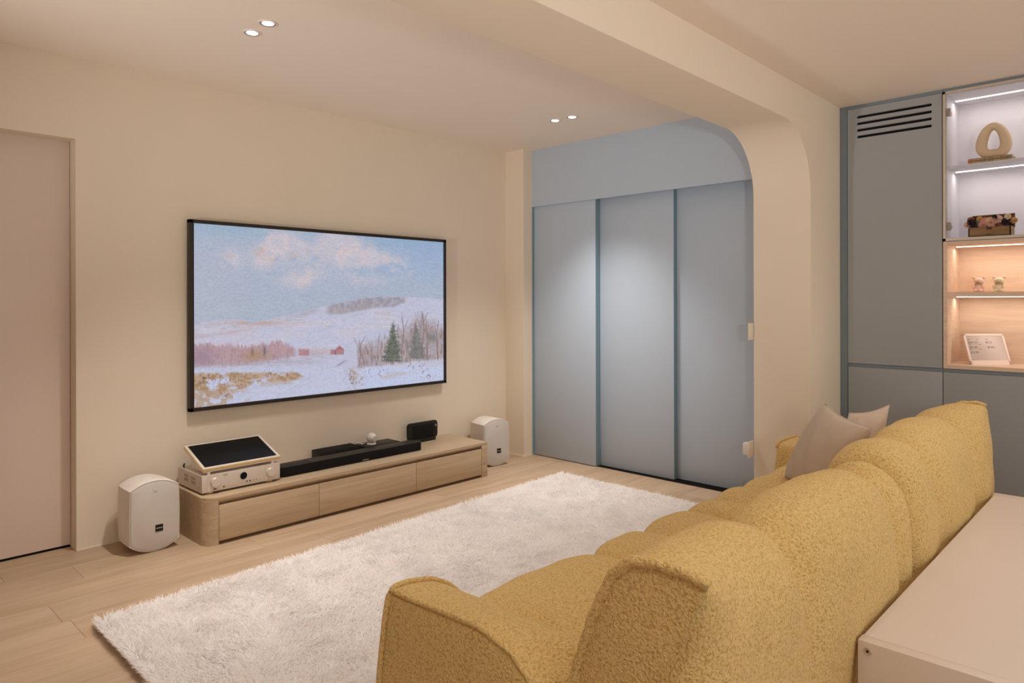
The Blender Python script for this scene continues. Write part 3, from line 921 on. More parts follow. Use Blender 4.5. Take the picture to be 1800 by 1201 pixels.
# ------------------------------------------------------------------ downlights
def downlight(x, y, z, label):
    t = thing('downlight', label, 'light', (x, y, z), 'recessed ceiling downlights')
    lathe('trim_ring', [(0.034, z - 0.0035), (0.040, z - 0.0035), (0.0425, z - 0.0005), (0.0425, z + 0.001), (0.034, z + 0.001)], M_WHITE, t, (x, y, 0), 'Z', 36, cap=False)
    lathe('baffle', [(0.0345, z - 0.0028), (0.030, z - 0.0012), (0.024, z - 0.0010)], M_SILVERD, t, (x, y, 0), 'Z', 36, cap=False)
    lathe('lens', [(0.0, z - 0.0022), (0.023, z - 0.0022), (0.025, z - 0.0008)], M_LAMP, t, (x, y, 0), 'Z', 30)
names = ['round ceiling downlight nearer the front wall, above the left end of the television',
         'round ceiling downlight nearer the beam, above the left end of the television',
         'round ceiling downlight nearer the front wall, beside the blue sliding doors',
         'round ceiling downlight nearer the beam, beside the blue sliding doors']
for (x, y), nm in zip(DL_SEEN, names):
    downlight(x, y, Z_CEIL, nm)

# ------------------------------------------------------------------ switch and socket behind the pier
sw = thing('wall_switch', 'white wall switch plate on the pier edge by the sliding doors', 'switch', (3.97, YBK, 1.06))
box('plate', 3.955, 4.006, YBK - 0.001, YBK + 0.009, 1.012, 1.112, M_BASEBD, sw, bev=0.0015)
sw.location.y = YBK
skt = thing('wall_socket', 'white wall plug low on the pier edge behind the sofa', 'socket', (3.97, YBK, 0.36))
box('plate', 3.945, 4.006, YBK - 0.001, YBK + 0.009, 0.31, 0.405, M_BASEBD, skt, bev=0.0015)
box('plug', 3.955, 3.998, YBK + 0.008, YBK + 0.045, 0.322, 0.395, M_WHITE, skt, bev=0.004)

# ------------------------------------------------------------------ cabinets on the right wall
FX = 4.492
def Yr(v): return v
tc_ = thing('tall_cabinet', 'tall grey-blue cabinet door with four vent slots beside the pier', 'cabinet', (4.65, -2.75, 0.862))
struct(box('trim_7', FX - 0.002, 4.80, -2.5165, -2.478, 0.0, 2.431, M_CABTRIM))
box('top_panel', FX + 0.004, 4.80, -3.024, -2.517, 2.412, 2.431, M_CABTRIM, tc_)
box('carcass', FX + 0.03, 4.80, -3.022, -2.518, 0.863, 2.411, M_BLACKM, tc_)
def stadium(y0, y1, z, h, nseg=8):
    r = h / 2; p = []
    for i in range(nseg + 1):
        t = -PI / 2 + PI * i / nseg; p.append((y1 - r + r * math.cos(t), z + r * math.sin(t)))
    for i in range(nseg + 1):
        t = PI / 2 + PI * i / nseg; p.append((y0 + r + r * math.cos(t), z + r * math.sin(t)))
    return p
# plate local x -> -Y, local y -> Z
T3 = Matrix(((0, 0, -1, FX + 0.009), (-1, 0, 0, 0), (0, 1, 0, 0), (0, 0, 0, 1)))
holes = [stadium(2.572, 2.972, z, 0.0165) for z in (2.357, 2.317, 2.277, 2.237)]
curve_plate('door', [(2.519, 0.863), (3.0215, 0.863), (3.0215, 2.410), (2.519, 2.410)], holes, 0.018, M_CAB, tc_, T3)

def base_cab(y0, y1, label):
    t = thing('base_cabinet', label, 'cabinet', (4.65, (y0 + y1) / 2, 0), 'low grey-blue cabinets')
    box('carcass', FX + 0.02, 4.80, y0, y1, 0.0, 0.84, M_CAB, t)
    box('door', FX, FX + 0.018, y0 + 0.0015, y1 - 0.0015, 0.0, 0.842, M_CAB, t, bev=0.001)
    box('top_rail', FX + 0.006, 4.80, y0, y1, 0.8435, 0.861, M_CABTRIM, t)
    return t
base_cab(-3.0235, -2.518, 'low grey-blue cabinet door under the slotted tall door')
base_cab(-3.990, -3.0245, 'low grey-blue cabinet door under the lit wooden shelves')

# glazed display cabinet (extends out of the frame)
DY0, DY1 = -3.026, -3.99
gcab = thing('display_cabinet', 'glass-fronted display cabinet with pale blue lit interior', 'cabinet', (4.65, -3.5, 1.576))
box('top_filler', FX + 0.004, 4.80, DY1, DY0, 2.4165, 2.431, M_CABTRIM, gcab)
box('side_panel', FX + 0.012, 4.80, DY0 - 0.018, DY0, 1.576, 2.416, M_CABIN, gcab)
box('side_panel', FX + 0.012, 4.80, DY1, DY1 + 0.018, 1.576, 2.416, M_CABIN, gcab)
box('top_panel', FX + 0.012, 4.80, DY1 + 0.018, DY0 - 0.018, 2.394, 2.416, M_CABIN, gcab)
box('bottom_panel', FX + 0.012, 4.80, DY1 + 0.018, DY0 - 0.018, 1.576, 1.594, M_CABIN, gcab)
box('back_panel', 4.800, 4.822, DY1, DY0, 1.576, 2.416, M_CABIN, gcab)
shf = box('shelf', FX + 0.030, 4.80, DY1 + 0.018, DY0 - 0.018, 1.985, 2.001, M_CABIN, gcab)
box('led_strip', 4.662, 4.670, DY1 + 0.03, DY0 - 0.028, 2.390, 2.394, M_LEDW, gcab)
box('led_strip', 4.662, 4.670, DY1 + 0.03, DY0 - 0.028, 1.981, 1.985, M_LEDW, gcab)
gd = thing('glass_door', '', '', (0, 0, 0)); del gd['label']; del gd['category']
gd.parent = gcab; gd.matrix_parent_inverse = Matrix.Translation(-gcab.location)
bm = bmesh.new()
f_ = 0.013
add_box(bm, FX - 0.006, FX + 0.012, DY0 - f_, DY0 - 0.001, 1.578, 2.414)
add_box(bm, FX - 0.006, FX + 0.012, DY1 + 0.001, DY1 + f_, 1.578, 2.414)
add_box(bm, FX - 0.006, FX + 0.012, DY1 + 0.001, DY0 - 0.001, 2.414 - f_, 2.414)
add_box(bm, FX - 0.006, FX + 0.012, DY1 + 0.001, DY0 - 0.001, 1.578, 1.578 + f_)
bm_obj('frame', bm, M_CHAMP, gd)
box('pane', FX + 0.001, FX + 0.005, DY1 + f_ - 0.002, DY0 - f_ + 0.002, 1.578 + f_ - 0.002, 2.414 - f_ + 0.002, M_GLASS, gd)
for z in (2.300, 1.660):
    hb = bmesh.new()
    add_box(hb, FX + 0.006, FX + 0.022, DY0 - 0.036, DY0 - 0.016, z - 0.022, z + 0.022, 0.003)
    add_box(hb, FX + 0.018, FX + 0.075, DY0 - 0.030, DY0 - 0.0175, z - 0.010, z + 0.010, 0.002)
    bm_obj('hinge', hb, M_SILVERD, gcab)
for zz, e in ((2.383, 1.0), (1.974, 1.0)):
    d = bpy.data.lights.new('shelf_led_light', 'AREA'); d.shape = 'RECTANGLE'
    d.size = 0.012; d.size_y = abs(DY1 - DY0) - 0.06; d.energy = e; d.color = (1.0, 0.88, 0.84)
    o = bpy.data.objects.new('shelf_led_light', d); COL.objects.link(o)
    o.location = (4.666, (DY0 + DY1) / 2, zz)

# open wooden shelf unit
wsh = thing('open_shelf_unit', 'open light wood shelf niche with warm strip lights below the glass cabinet', 'shelf', (4.65, -3.5, 0.863))
WB, WT = 0.863, 1.574
box('side_panel', FX, 4.80, DY0 - 0.020, DY0, WB, WT, M_OAK2, wsh)
box('side_panel', FX, 4.80, DY1, DY1 + 0.020, WB, WT, M_OAK2, wsh)
box('top_panel', FX, 4.80, DY1 + 0.020, DY0 - 0.020, WT - 0.020, WT, M_OAK2, wsh)
box('bottom_panel', FX, 4.80, DY1 + 0.020, DY0 - 0.020, WB, WB + 0.022, M_OAK2, wsh)
box('back_panel', 4.800, 4.822, DY1, DY0, WB, WT, M_OAK2, wsh)
box('shelf', FX + 0.012, 4.80, DY1 + 0.020, DY0 - 0.020, 1.266, 1.292, M_OAK2, wsh)
box('led_strip', 4.662, 4.670, DY1 + 0.03, DY0 - 0.030, WT - 0.024, WT - 0.020, M_LEDWARM, wsh)
box('led_strip', 4.662, 4.670, DY1 + 0.03, DY0 - 0.030, 1.262, 1.266, M_LEDWARM, wsh)
for zz, e in ((WT - 0.031, 1.35), (1.256, 1.35)):
    d = bpy.data.lights.new('shelf_led_light', 'AREA'); d.shape = 'RECTANGLE'
    d.size = 0.012; d.size_y = abs(DY1 - DY0) - 0.06; d.energy = e; d.color = (1.0, 0.83, 0.69)
    o = bpy.data.objects.new('shelf_led_light', d); COL.objects.link(o)
    o.location = (4.666, (DY0 + DY1) / 2, zz)

# --- things in the cabinets
# books on the middle glass-cabinet shelf
bx = 4.532
M_BOOK = mat('tan_book', (0.50, 0.33, 0.17), 0.7, noise=0.06, nscale=30)
M_BOOK2 = mat('orange_spine', (0.52, 0.22, 0.08), 0.7, noise=0.05)
M_INK = mat('dark_ink', (0.10, 0.05, 0.03), 0.8, noise=0.05)
M_PAGE = mat('book_pages', (0.72, 0.62, 0.48), 0.9, noise=0.05, nscale=90)
for k, (z0, z1, nm) in enumerate(((2.001, 2.0145, 'thin tan book lying under another tan book, below the ring sculpture'),
                                   (2.0147, 2.028, 'thin tan book lying on top of another tan book, under the ring sculpture'))):
    t = thing('book', nm, 'book', (bx + 0.06, -3.240, z0), 'books on the display shelf')
    box('pages', bx + 0.003, bx + 0.130, -3.3350, -3.1420, z0 + 0.0015, z1 - 0.0015, M_PAGE, t)
    bm = bmesh.new()
    add_box(bm, bx, bx + 0.134, -3.3380, -3.1380, z0, z0 + 0.0015)
    add_box(bm, bx, bx + 0.134, -3.3380, -3.1380, z1 - 0.0015, z1)
    add_box(bm, bx, bx + 0.0015, -3.3380, -3.1380, z0, z1)
    bm_obj('cover', bm, M_BOOK, t)
    box('spine_label', bx - 0.0006, bx + 0.0005, -3.1600, -3.1390, z0 + 0.001, z1 - 0.001, M_BOOK2, t)
    for yy, ww in ((-3.1990, .004), (-3.2100, .007), (-3.2240, .003), (-3.2340, .007), (-3.2470, .006)):
        box('spine_mark', bx - 0.0006, bx + 0.0005, yy - ww, yy, z0 + 0.0045, z1 - 0.0045, M_INK, t)
    for yy in (-3.2860, -3.2920, -3.3000, -3.3140, -3.3200):
        box('spine_mark', bx - 0.0006, bx + 0.0005, yy - .002, yy, z0 + 0.003, z1 - 0.003, M_INK, t)

# ring sculpture
ang = np.linspace(0, 2 * PI, 64, endpoint=False)
def egg(a, w_, h0, h1, p): 
    zz = np.where(np.sin(a) > 0, np.sin(a) * h1, np.sin(a) * h0)
    return np.cos(a) * w_ * (1 - p * np.sin(a)), zz
oy, oz = egg(ang, 0.083, 0.088, 0.112, 0.16)
iy, iz = egg(ang, 0.029, 0.042, 0.070, 0.25)
oz = np.maximum(oz, -0.083); iz = np.maximum(iz, -0.036)
cyy, czz, sx_ = -3.2480, 2.1115, 4.590
ring = []
for a_, (y1_, z1_, y0_, z0_) in enumerate(zip(oy, oz, iy, iz)):
    my, mz = (y1_ + y0_) / 2, (z1_ + z0_) / 2
    hy_, hz_ = (y1_ - y0_) / 2, (z1_ - z0_) / 2
    rr = math.hypot(hy_, hz_)
    row_ = []
    for b_ in range(20):
        t = 2 * PI * b_ / 20
        c_, s_ = math.cos(t), math.sin(t)
        c2 = math.copysign(abs(c_) ** 0.8, c_); s2 = math.copysign(abs(s_) ** 0.8, s_)
        row_.append((sx_ + s2 * 0.030, cyy - (my + hy_ * c2), czz + mz + hz_ * c2))
    ring.append(row_)
P = np.array(ring)
P[..., 2] = np.maximum(P[..., 2], 2.0281)
rs = grid_mesh('ring_sculpture', P, M_PLASTER, None, True, True)
tag(rs, 'sand-coloured ring-shaped sculpture with an egg-shaped hole standing on two thin books', 'sculpture')

# wooden box of dried flowers
wbx = thing('wooden_box', 'small open wooden box holding dried flowers in the glass cabinet', 'box', (4.60, -3.24, 1.594))
bX0, bX1, bY0, bY1, bZ0 = 4.525, 4.64, -3.334, -3.140, 1.594
M_BWOOD = wood('box_wood', srgb(128, 92, 56), srgb(176, 138, 96), scale=(24, 3, 40), rough=0.6)
bm = bmesh.new()
add_box(bm, bX0, bX0 + 0.006, bY0, bY1, bZ0, bZ0 + 0.052)
add_box(bm, bX1 - 0.006, bX1, bY0, bY1, bZ0, bZ0 + 0.052)
add_box(bm, bX0, bX1, bY0, bY0 + 0.006, bZ0, bZ0 + 0.052)
add_box(bm, bX0, bX1, bY1 - 0.006, bY1, bZ0, bZ0 + 0.052)
add_box(bm, bX0, bX1, bY0, bY1, bZ0, bZ0 + 0.006)
bm_obj('body', bm, M_BWOOD, wbx)
bm = bmesh.new()
lx0, lx1 = bX1 - 0.002, bX1 + 0.024
add_box(bm, lx1 - 0.004, lx1, bY0, bY1, bZ0 + 0.052, bZ0 + 0.128)
add_box(bm, lx0, lx1, bY0, bY0 + 0.005, bZ0 + 0.052, bZ0 + 0.128)
add_box(bm, lx0, lx1, bY1 - 0.005, bY1, bZ0 + 0.052, bZ0 + 0.128)
add_box(bm, lx0, lx1, bY0, bY1, bZ0 + 0.122, bZ0 + 0.128)
add_box(bm, lx0, lx1, bY0, bY1, bZ0 + 0.052, bZ0 + 0.057)
bm_obj('lid', bm, wood('lid_wood', srgb(104, 62, 36), srgb(150, 98, 62), scale=(24, 3, 40), rough=0.6), wbx)
box('clasp', bX0 - 0.003, bX0, -3.250, -3.226, bZ0 + 0.036, bZ0 + 0.052, M_INK, wbx)
bm = bmesh.new()
for i in range(7):
    add_box(bm, bX0 - 0.0006, bX0, -3.254 + i * 0.005, -3.2510 + i * 0.005, bZ0 + 0.008, bZ0 + 0.014)
bm_obj('lettering', bm, M_INK, wbx)
# flowers
FC = {'peach': (0.80, 0.52, 0.38), 'pink': (0.78, 0.40, 0.36), 'pale pink': (0.86, 0.62, 0.56), 'green': (0.30, 0.34, 0.14), 'dark purple': (0.035, 0.02, 0.03),
      'rust': (0.42, 0.15, 0.07), 'yellow': (0.70, 0.45, 0.16), 'cream': (0.82, 0.68, 0.50), 'dark green': (0.03, 0.035, 0.02)}
FM = {k: mat('petal_' + k.replace(' ', '_'), v, 0.85, spec=0.1, noise=0.15, nscale=60) for k, v in FC.items()}
def flower(px_, py_, pz_, r, kind, seed, label):
    rr = random.Random(seed)
    bm = bmesh.new()
    layers = 4
    for L in range(layers):
        npet = 5 + L
        R = r * (0.30 + 0.24 * L)
        for i in range(npet):
            a = 2 * PI * i / npet + L * 0.6 + rr.uniform(-.2, .2)
            d = Vector((-0.55, math.cos(a), 0.25 + math.sin(a))).normalized() if False else Vector((-(0.9 - 0.28 * L), math.cos(a) * (0.3 + .25 * L), math.sin(a) * (0.3 + .25 * L) + 0.25)).normalized()
            side = d.cross(Vector((-1, 0, 0.3))).normalized()
            c = Vector((px_, py_, pz_))
            p0 = c
            w_ = R * 0.55
            mid = c + d * R * 0.6
            tip = c + d * R * 1.15 + Vector((-0.15 * R, 0, 0.1 * R))
            vs_ = [bm.verts.new(p) for p in (p0, mid - side * w_, tip - side * w_ * .5, tip + side * w_ * .5, mid + side * w_)]
            cen = bm.verts.new(mid + d.cross(side) * R * 0.18)
            for j in range(5):
                bm.faces.new((vs_[j], vs_[(j + 1) % 5], cen))
    o = bm_obj('dried_flower', bm, FM[kind], None, smooth=True)
    return tag(o, label, 'flower', 'dried flowers in the wooden box')
fl = [(-3.236, 0.078, 0.024, 'peach', 'largest peach dried rose, in the middle of the wooden box'),
      (-3.268, 0.094, 0.019, 'pale pink', 'pale pink dried flower right of the middle in the wooden box'),
      (-3.208, 0.086, 0.020, 'pink', 'pink dried flower left of the middle rose in the wooden box'),
      (-3.200, 0.066, 0.018, 'pink', 'low pink dried flower in front, left of the middle of the wooden box'),
      (-3.174, 0.076, 0.016, 'green', 'green dried hydrangea head in the left half of the wooden box'),
      (-3.182, 0.104, 0.013, 'yellow', 'small yellow dried flower standing high at the left of the wooden box'),
      (-3.148, 0.078, 0.020, 'dark purple', 'dark purple dried flower at the left end of the wooden box'),
      (-3.158, 0.062, 0.018, 'dark green', 'dark green leaf cluster low at the left of the wooden box'),
      (-3.140, 0.100, 0.015, 'rust', 'rust-coloured dried flower at the top left of the wooden box'),
      (-3.126, 0.070, 0.014, 'peach', 'peach dried flower hanging over the left end of the wooden box'),
      (-3.308, 0.078, 0.022, 'dark purple', 'dark purple dried flower at the right end of the wooden box'),
      (-3.322, 0.064, 0.016, 'dark green', 'dark leaf cluster low at the right end of the wooden box'),
      (-3.314, 0.104, 0.014, 'cream', 'cream dried flower at the top right of the wooden box'),
      (-3.340, 0.082, 0.015, 'yellow', 'yellow dried flower hanging over the right end of the wooden box'),
      (-3.284, 0.070, 0.015, 'rust', 'rust dried flower between the middle rose and the right end'),
      (-3.254, 0.104, 0.012, 'dark purple', 'small dark dried bud behind the middle rose')]
for i, (yy, dz, r_, kd, lb) in enumerate(fl):
    flower(4.572 + (i % 3) * 0.012, yy, bZ0 + dz, r_, kd, 100 + i, lb)

# two small bear figurines
def figurine(yy, col, label, seed):
    m = mat('figurine_' + str(seed), col, 0.6, noise=0.02)
    m2 = mat('figurine_muzzle_' + str(seed), (col[0] * 0.6, col[1] * 0.55, col[2] * 0.42), 0.7, noise=0.02)
    x, z = 4.655, 1.292
    t = thing('bear_figurine', label, 'figurine', (x, yy, z), 'bear figurines on the wooden shelf')
    lathe('body', [(0.0, z), (0.022, z), (0.026, z + 0.010), (0.024, z + 0.028), (0.017, z + 0.042), (0.010, z + 0.048)], m, t, (x, yy, 0), 'Z', 24, auto=180)
    ellipsoid('head', (x, yy, z + 0.062), (0.021, 0.026, 0.019), m, t, 3)
    for s in (-1, 1):
        ellipsoid('ear', (x, yy + s * 0.023, z + 0.080), (0.005, 0.009, 0.009), m, t, 2)
        ellipsoid('arm', (x - 0.016, yy + s * 0.022, z + 0.030), (0.008, 0.008, 0.014), m, t, 2)
        ellipsoid('leg', (x - 0.022, yy + s * 0.013, z + 0.009), (0.012, 0.010, 0.009), m, t, 2)
    ellipsoid('muzzle', (x - 0.018, yy, z + 0.055), (0.006, 0.013, 0.008), m2, t, 2)
    tube('scarf', [(x + 0.017 * math.cos(a), yy + 0.019 * math.sin(a), z + 0.044) for a in np.linspace(0, 2 * PI, 20, endpoint=False)], 0.004, m2, t, 6, closed=True)
figurine(-3.167, (0.80, 0.56, 0.47), 'pinkish bear figurine, left of the two small bears on the wooden shelf', 1)
figurine(-3.262, (0.72, 0.62, 0.46), 'cream bear figurine, right of the two small bears on the wooden shelf', 2)

# leaning digital display card
ZS = WB + 0.022
r_ax = Vector((rt.x, rt.y, 0)); f_ax = Vector((fw.x, fw.y, 0))
BLp = Vector((4.562, -3.145, ZS)) 
lean = (Vector((0, 0, 1)) * 0.168 + f_ax * 0.068).normalized()
nrm = r_ax.cross(lean)
FW_, FH_ = 0.228, 0.183
FMx = Matrix((r_ax, lean, nrm)).transposed().to_4x4(); FMx.translation = BLp
card = thing('display_card', 'white-framed digital display card leaning back on the lower wooden shelf', 'frame', (BLp.x + 0.08, BLp.y - 0.08, ZS))
M_CARDW = mat('card_frame', (0.80, 0.68, 0.62), 0.5, noise=0.01)
M_EINK = mat('display_face', (0.50, 0.42, 0.39), 0.25, spec=0.5, noise=0.03, nscale=10)
M_TXT = mat('display_ink', (0.13, 0.09, 0.08), 0.7, noise=0.05)
def fbox(name, a, b, c, d, e, f, m, par, bev=0.0):
    bm = bmesh.new(); add_box(bm, a, b, c, d, e, f, bev); bmesh.ops.transform(bm, matrix=FMx, verts=bm.verts)
    return bm_obj(name, bm, m, par)
bm = bmesh.new()
add_box(bm, 0, FW_, 0, 0.026, -0.010, 0); add_box(bm, 0, FW_, FH_ - 0.011, FH_, -0.010, 0)
add_box(bm, 0, 0.011, 0, FH_, -0.010, 0); add_box(bm, FW_ - 0.011, FW_, 0, FH_, -0.010, 0)
bmesh.ops.transform(bm, matrix=FMx, verts=bm.verts); bm_obj('frame', bm, M_CARDW, card)
face = fbox('display_face', 0.008, FW_ - 0.008, 0.022, FH_ - 0.008, -0.009, -0.002, M_EINK, card)
for s_, x_, y_, sz in (('USD', 0.017, 0.148, .008), ('12/31', 0.066, 0.148, .008), ('USD', 0.118, 0.148, .008), ('$241.75', 0.018, 0.127, .0165), ('$72.5', 0.116, 0.127, .0165),
                       ('USD', 0.018, 0.119, .007), ('12/31', 0.072, 0.118, .008), ('$92.80', 0.018, 0.098, .0165), ('$758.2', 0.120, 0.098, .0165),
                       ('USD', 0.018, 0.090, .008), ('12/31', 0.070, 0.090, .008), ('$22.90', 0.018, 0.068, .0165), ('ooo', 0.014, 0.027, .010)):
    text_obj('lettering', s_, sz, M_TXT, face, FMx @ Matrix.Translation((x_, y_, -0.0018)), 0.0002)
fbox('easel_leg', FW_ / 2 - 0.02, FW_ / 2 + 0.02, 0.002, 0.10, -0.016, -0.010, M_CARDW, card)

# ------------------------------------------------------------------ shaggy rug
RA, RB, RC, RD = Vector((0.815, -0.985)), Vector((3.770, -0.835)), Vector((3.735, -2.62)), Vector((0.805, -2.66))
rug = thing('shaggy_rug', 'large shaggy white rug on the oak floor between console and sofa', 'rug', (2.28, -1.75, 0))
bm = bmesh.new()
vb = [bm.verts.new((p.x, p.y, 0.0005)) for p in (RA, RB, RC, RD)]
vt = [bm.verts.new((p.x, p.y, 0.008)) for p in (RA, RB, RC, RD)]
bm.faces.new(vb); bm.faces.new(vt)
for i in range(4): bm.faces.new((vb[i], vb[(i + 1) % 4], vt[(i + 1) % 4], vt[i]))
bm_obj('backing', bm, M_RUGBASE, rug)
def pile():
    N = 360000
    a = rng.random(N); b = rng.random(N)
    ne = 16000
    side = rng.integers(0, 4, ne); tt = rng.random(ne); e_ = rng.random(ne) ** 2 * 0.010
    a[:ne] = np.select([side == 0, side == 1, side == 2, side == 3], [tt, tt, e_, 1 - e_])
    b[:ne] = np.select([side == 0, side == 1, side == 2, side == 3], [e_, 1 - e_, tt, tt])
    A, B, Cc, D = [np.array(v) for v in (RA, RB, RC, RD)]
    p = (A * ((1 - a) * (1 - b))[:, None] + B * (a * (1 - b))[:, None] + Cc * (a * b)[:, None] + D * ((1 - a) * b)[:, None])
    n1 = fbm(p[:, 0] * 9, p[:, 1] * 9 + 40, 3, 91); n2 = fbm(p[:, 0] * 3 + 9, p[:, 1] * 3 + 70, 3, 92)
    n3 = fbm(p[:, 0] * 26 + 9, p[:, 1] * 26 + 70, 2, 93)
    th = n2 * 7 + n1 * 6 + rng.normal(0, 1.0, N)
    # on the edge fibres spill outward
    dout = np.zeros((N, 2)); edge = 0.012
    dout[b < edge] += (0, 1); dout[b > 1 - edge] += (0, -1); dout[a < edge * .6] += (-1, 0); dout[a > 1 - edge * .6] += (1, 0)
    d = np.stack([np.cos(th), np.sin(th)], 1) * 0.8 + dout * 1.0
    d /= np.maximum(np.linalg.norm(d, axis=1), 1e-3)[:, None]
    L = (0.026 + 0.013 * rng.random(N)) * (0.90 + 0.20 * n3)
    L[:ne] *= 1.05 + 0.45 * rng.random(ne)
    lean1 = 0.35 + 0.25 * rng.random(N); lean2 = 0.9 + 0.5 * rng.random(N)
    z0 = np.full(N, 0.007)
    P0 = np.column_stack([p, z0])
    v1 = np.column_stack([d * np.sin(lean1)[:, None], np.cos(lean1)]) * (L * 0.5)[:, None]
    v2 = np.column_stack([d * np.sin(lean2)[:, None], np.cos(lean2)]) * (L * 0.5)[:, None]
    P1 = P0 + v1; P2 = P1 + v2
    P2[:, 2] = np.maximum(P2[:, 2], 0.003)
    ws = rng.normal(0, 1, (N, 2)); ws /= np.linalg.norm(ws, axis=1)[:, None]
    W = np.column_stack([ws, np.zeros(N)]) * (0.0016 + 0.0008 * rng.random(N))[:, None]
    V = np.stack([P0 - W, P0 + W, P1 + W, P1 - W, P2], 1).reshape(-1, 3)
    base = (np.arange(N) * 5)[:, None]
    q = np.concatenate([base + np.array([[0, 1, 2]]), base + np.array([[0, 2, 3]]), base + np.array([[3, 2, 4]])], 1).reshape(-1, 3)
    me = bpy.data.meshes.new('pile')
    me.vertices.add(len(V)); me.vertices.foreach_set('co', V.ravel())
    me.loops.add(q.size); me.loops.foreach_set('vertex_index', q.ravel().astype(np.int32))
    me.polygons.add(len(q)); me.polygons.foreach_set('loop_start', np.arange(0, q.size, 3, dtype=np.int32))
    me.update(calc_edges=True)
    o = link('pile', me, M_FUR, rug)
    o['kind'] = 'stuff'
pile()

# ------------------------------------------------------------------ sofa
Y0 = CAM.y                     # the sofa is measured from the camera's line
sofa = thing('sofa', 'mustard yellow boucle sofa with puffy channelled cushions facing the television', 'sofa', (2.5, Y0 + 1.05, 0))

def resample(pts, n, smooth=2):
    P = np.array(pts, float)
    d = np.r_[0, np.cumsum(np.linalg.norm(np.diff(np.vstack([P, P[:1]]), axis=0), axis=1))]
    t = np.linspace(0, d[-1], n, endpoint=False)
    Q = np.vstack([P, P[:1]])
    R = np.column_stack([np.interp(t, d, Q[:, 0]), np.interp(t, d, Q[:, 1])])
    for _ in range(smooth):
        R = 0.25 * np.roll(R, 1, 0) + 0.5 * R + 0.25 * np.roll(R, -1, 0)
    return R

def channel_body(name, prof_end, prof_mid, x0, x1, seams, depth, parent, end_bulge=(0.02, 0.02), blend_len=0.28, n=120, step=0.0125, end_sharp=(True, True), smooth_end=2, smooth_mid=10, width=0.045, bulge=0.018, fade=None, round_back=(False, False)):
    """cushion swept along X with stitched channels; profiles are (y, z) loops relative to the camera line"""
    A = resample(prof_end, n, smooth_end); B = resample(prof_mid, n, smooth_mid)
    xs = np.arange(x0, x1 + 1e-6, step); xs[-1] = x1
    allse = [x0] + list(seams) + [x1]
    rows = []
    def ring(x):
        f0 = np.clip(1 - (x - x0) / blend_len, 0, 1) if end_sharp[0] else 0.0
        f1 = np.clip(1 - (x1 - x) / blend_len, 0, 1) if end_sharp[1] else 0.0
        f = max(f0, f1) ** 1.6
        R = A * f + B * (1 - f)
        c = R.mean(0)
        tang = np.roll(R, -1, 0) - np.roll(R, 1, 0)
        nrm_ = np.column_stack([tang[:, 1], -tang[:, 0]])
        nrm_ /= np.linalg.norm(nrm_, axis=1)[:, None]
        if ((R - c) * nrm_).sum() < 0: nrm_ = -nrm_
        off = 0.0
        for s in seams:
            off -= depth * math.exp(-abs((x - s) / width) ** 1.5) + 0.005 * math.exp(-((x - s) / 0.008) ** 2)
        # bulge between seams
        for a_, b_ in zip(allse, allse[1:]):
            if a_ <= x <= b_:
                u_ = (x - a_) / (b_ - a_)
                off += bulge * (1 - abs(2 * u_ - 1) ** 2.4) * min(1, (b_ - a_) / 0.4)
        # gentle wrinkles
        s_ = np.arange(n) / n
        wr = 0.003 * np.sin(s_ * 40 + x * 9) * np.sin(x * 23 + 3 * s_) 
        if fade is not None:
            k_ = 0.22 + 0.78 * np.clip((R[:, 1] - fade[0]) / (fade[1] - fade[0]), 0, 1)
        else:
            k_ = np.ones(n)
        if any(round_back):
            # the upright back corners turn in round below the piped ear
            for e_, on in ((x - x0, round_back[0]), (x1 - x, round_back[1])):
                if on and e_ < 0.11:
                    dd = 0.075 * (1 - math.sqrt(max(0, 1 - (1 - e_ / 0.11) ** 2)))
                    wz = np.clip((0.735 - R[:, 1]) / 0.10, 0, 1) * np.clip((0.72 - R[:, 0]) / 0.06, 0, 1)
                    R = R.copy(); R[:, 0] += dd * wz
        return R, nrm_, off * k_ + wr, c
    for i, x in enumerate(xs):
        R, N_, off, c = ring(x)
        edge = 0
        if not end_sharp[0]: edge = max(edge, max(0, 1 - (x - x0) / 0.09))
        if not end_sharp[1]: edge = max(edge, max(0, 1 - (x1 - x) / 0.09))
        R2 = R + N_ * (off - 0.055 * (1 - math.sqrt(max(0, 1 - edge ** 2))) if np.isscalar(off) is True else (np.asarray(off) - 0.055 * (1 - math.sqrt(max(0, 1 - edge ** 2)))))[:, None]
        rows.append(np.column_stack([np.full(n, x), R2[:, 0] + Y0, R2[:, 1]]))
    # end caps
    def cap(rowE, x, sgn, bul):
        c = rowE.mean(0); out = []
        for k_, t in enumerate((0.03, 0.08, 0.18, 0.34, 0.52, 0.72, 0.88, 1.0)):
            s_ = 1 - t
            q = c + (rowE - c) * s_
            q[:, 0] = x + sgn * bul * (1 - s_ ** 2.2)
            out.append(q)
        return out
    pre = cap(rows[0], x0, -1, end_bulge[0]); post = cap(rows[-1], x1, 1, end_bulge[1])
    P = np.array(pre[::-1] + rows + post)
    o = grid_mesh(name, P, M_SOFA, parent, False, True)
    return o, rows[0], rows[-1]

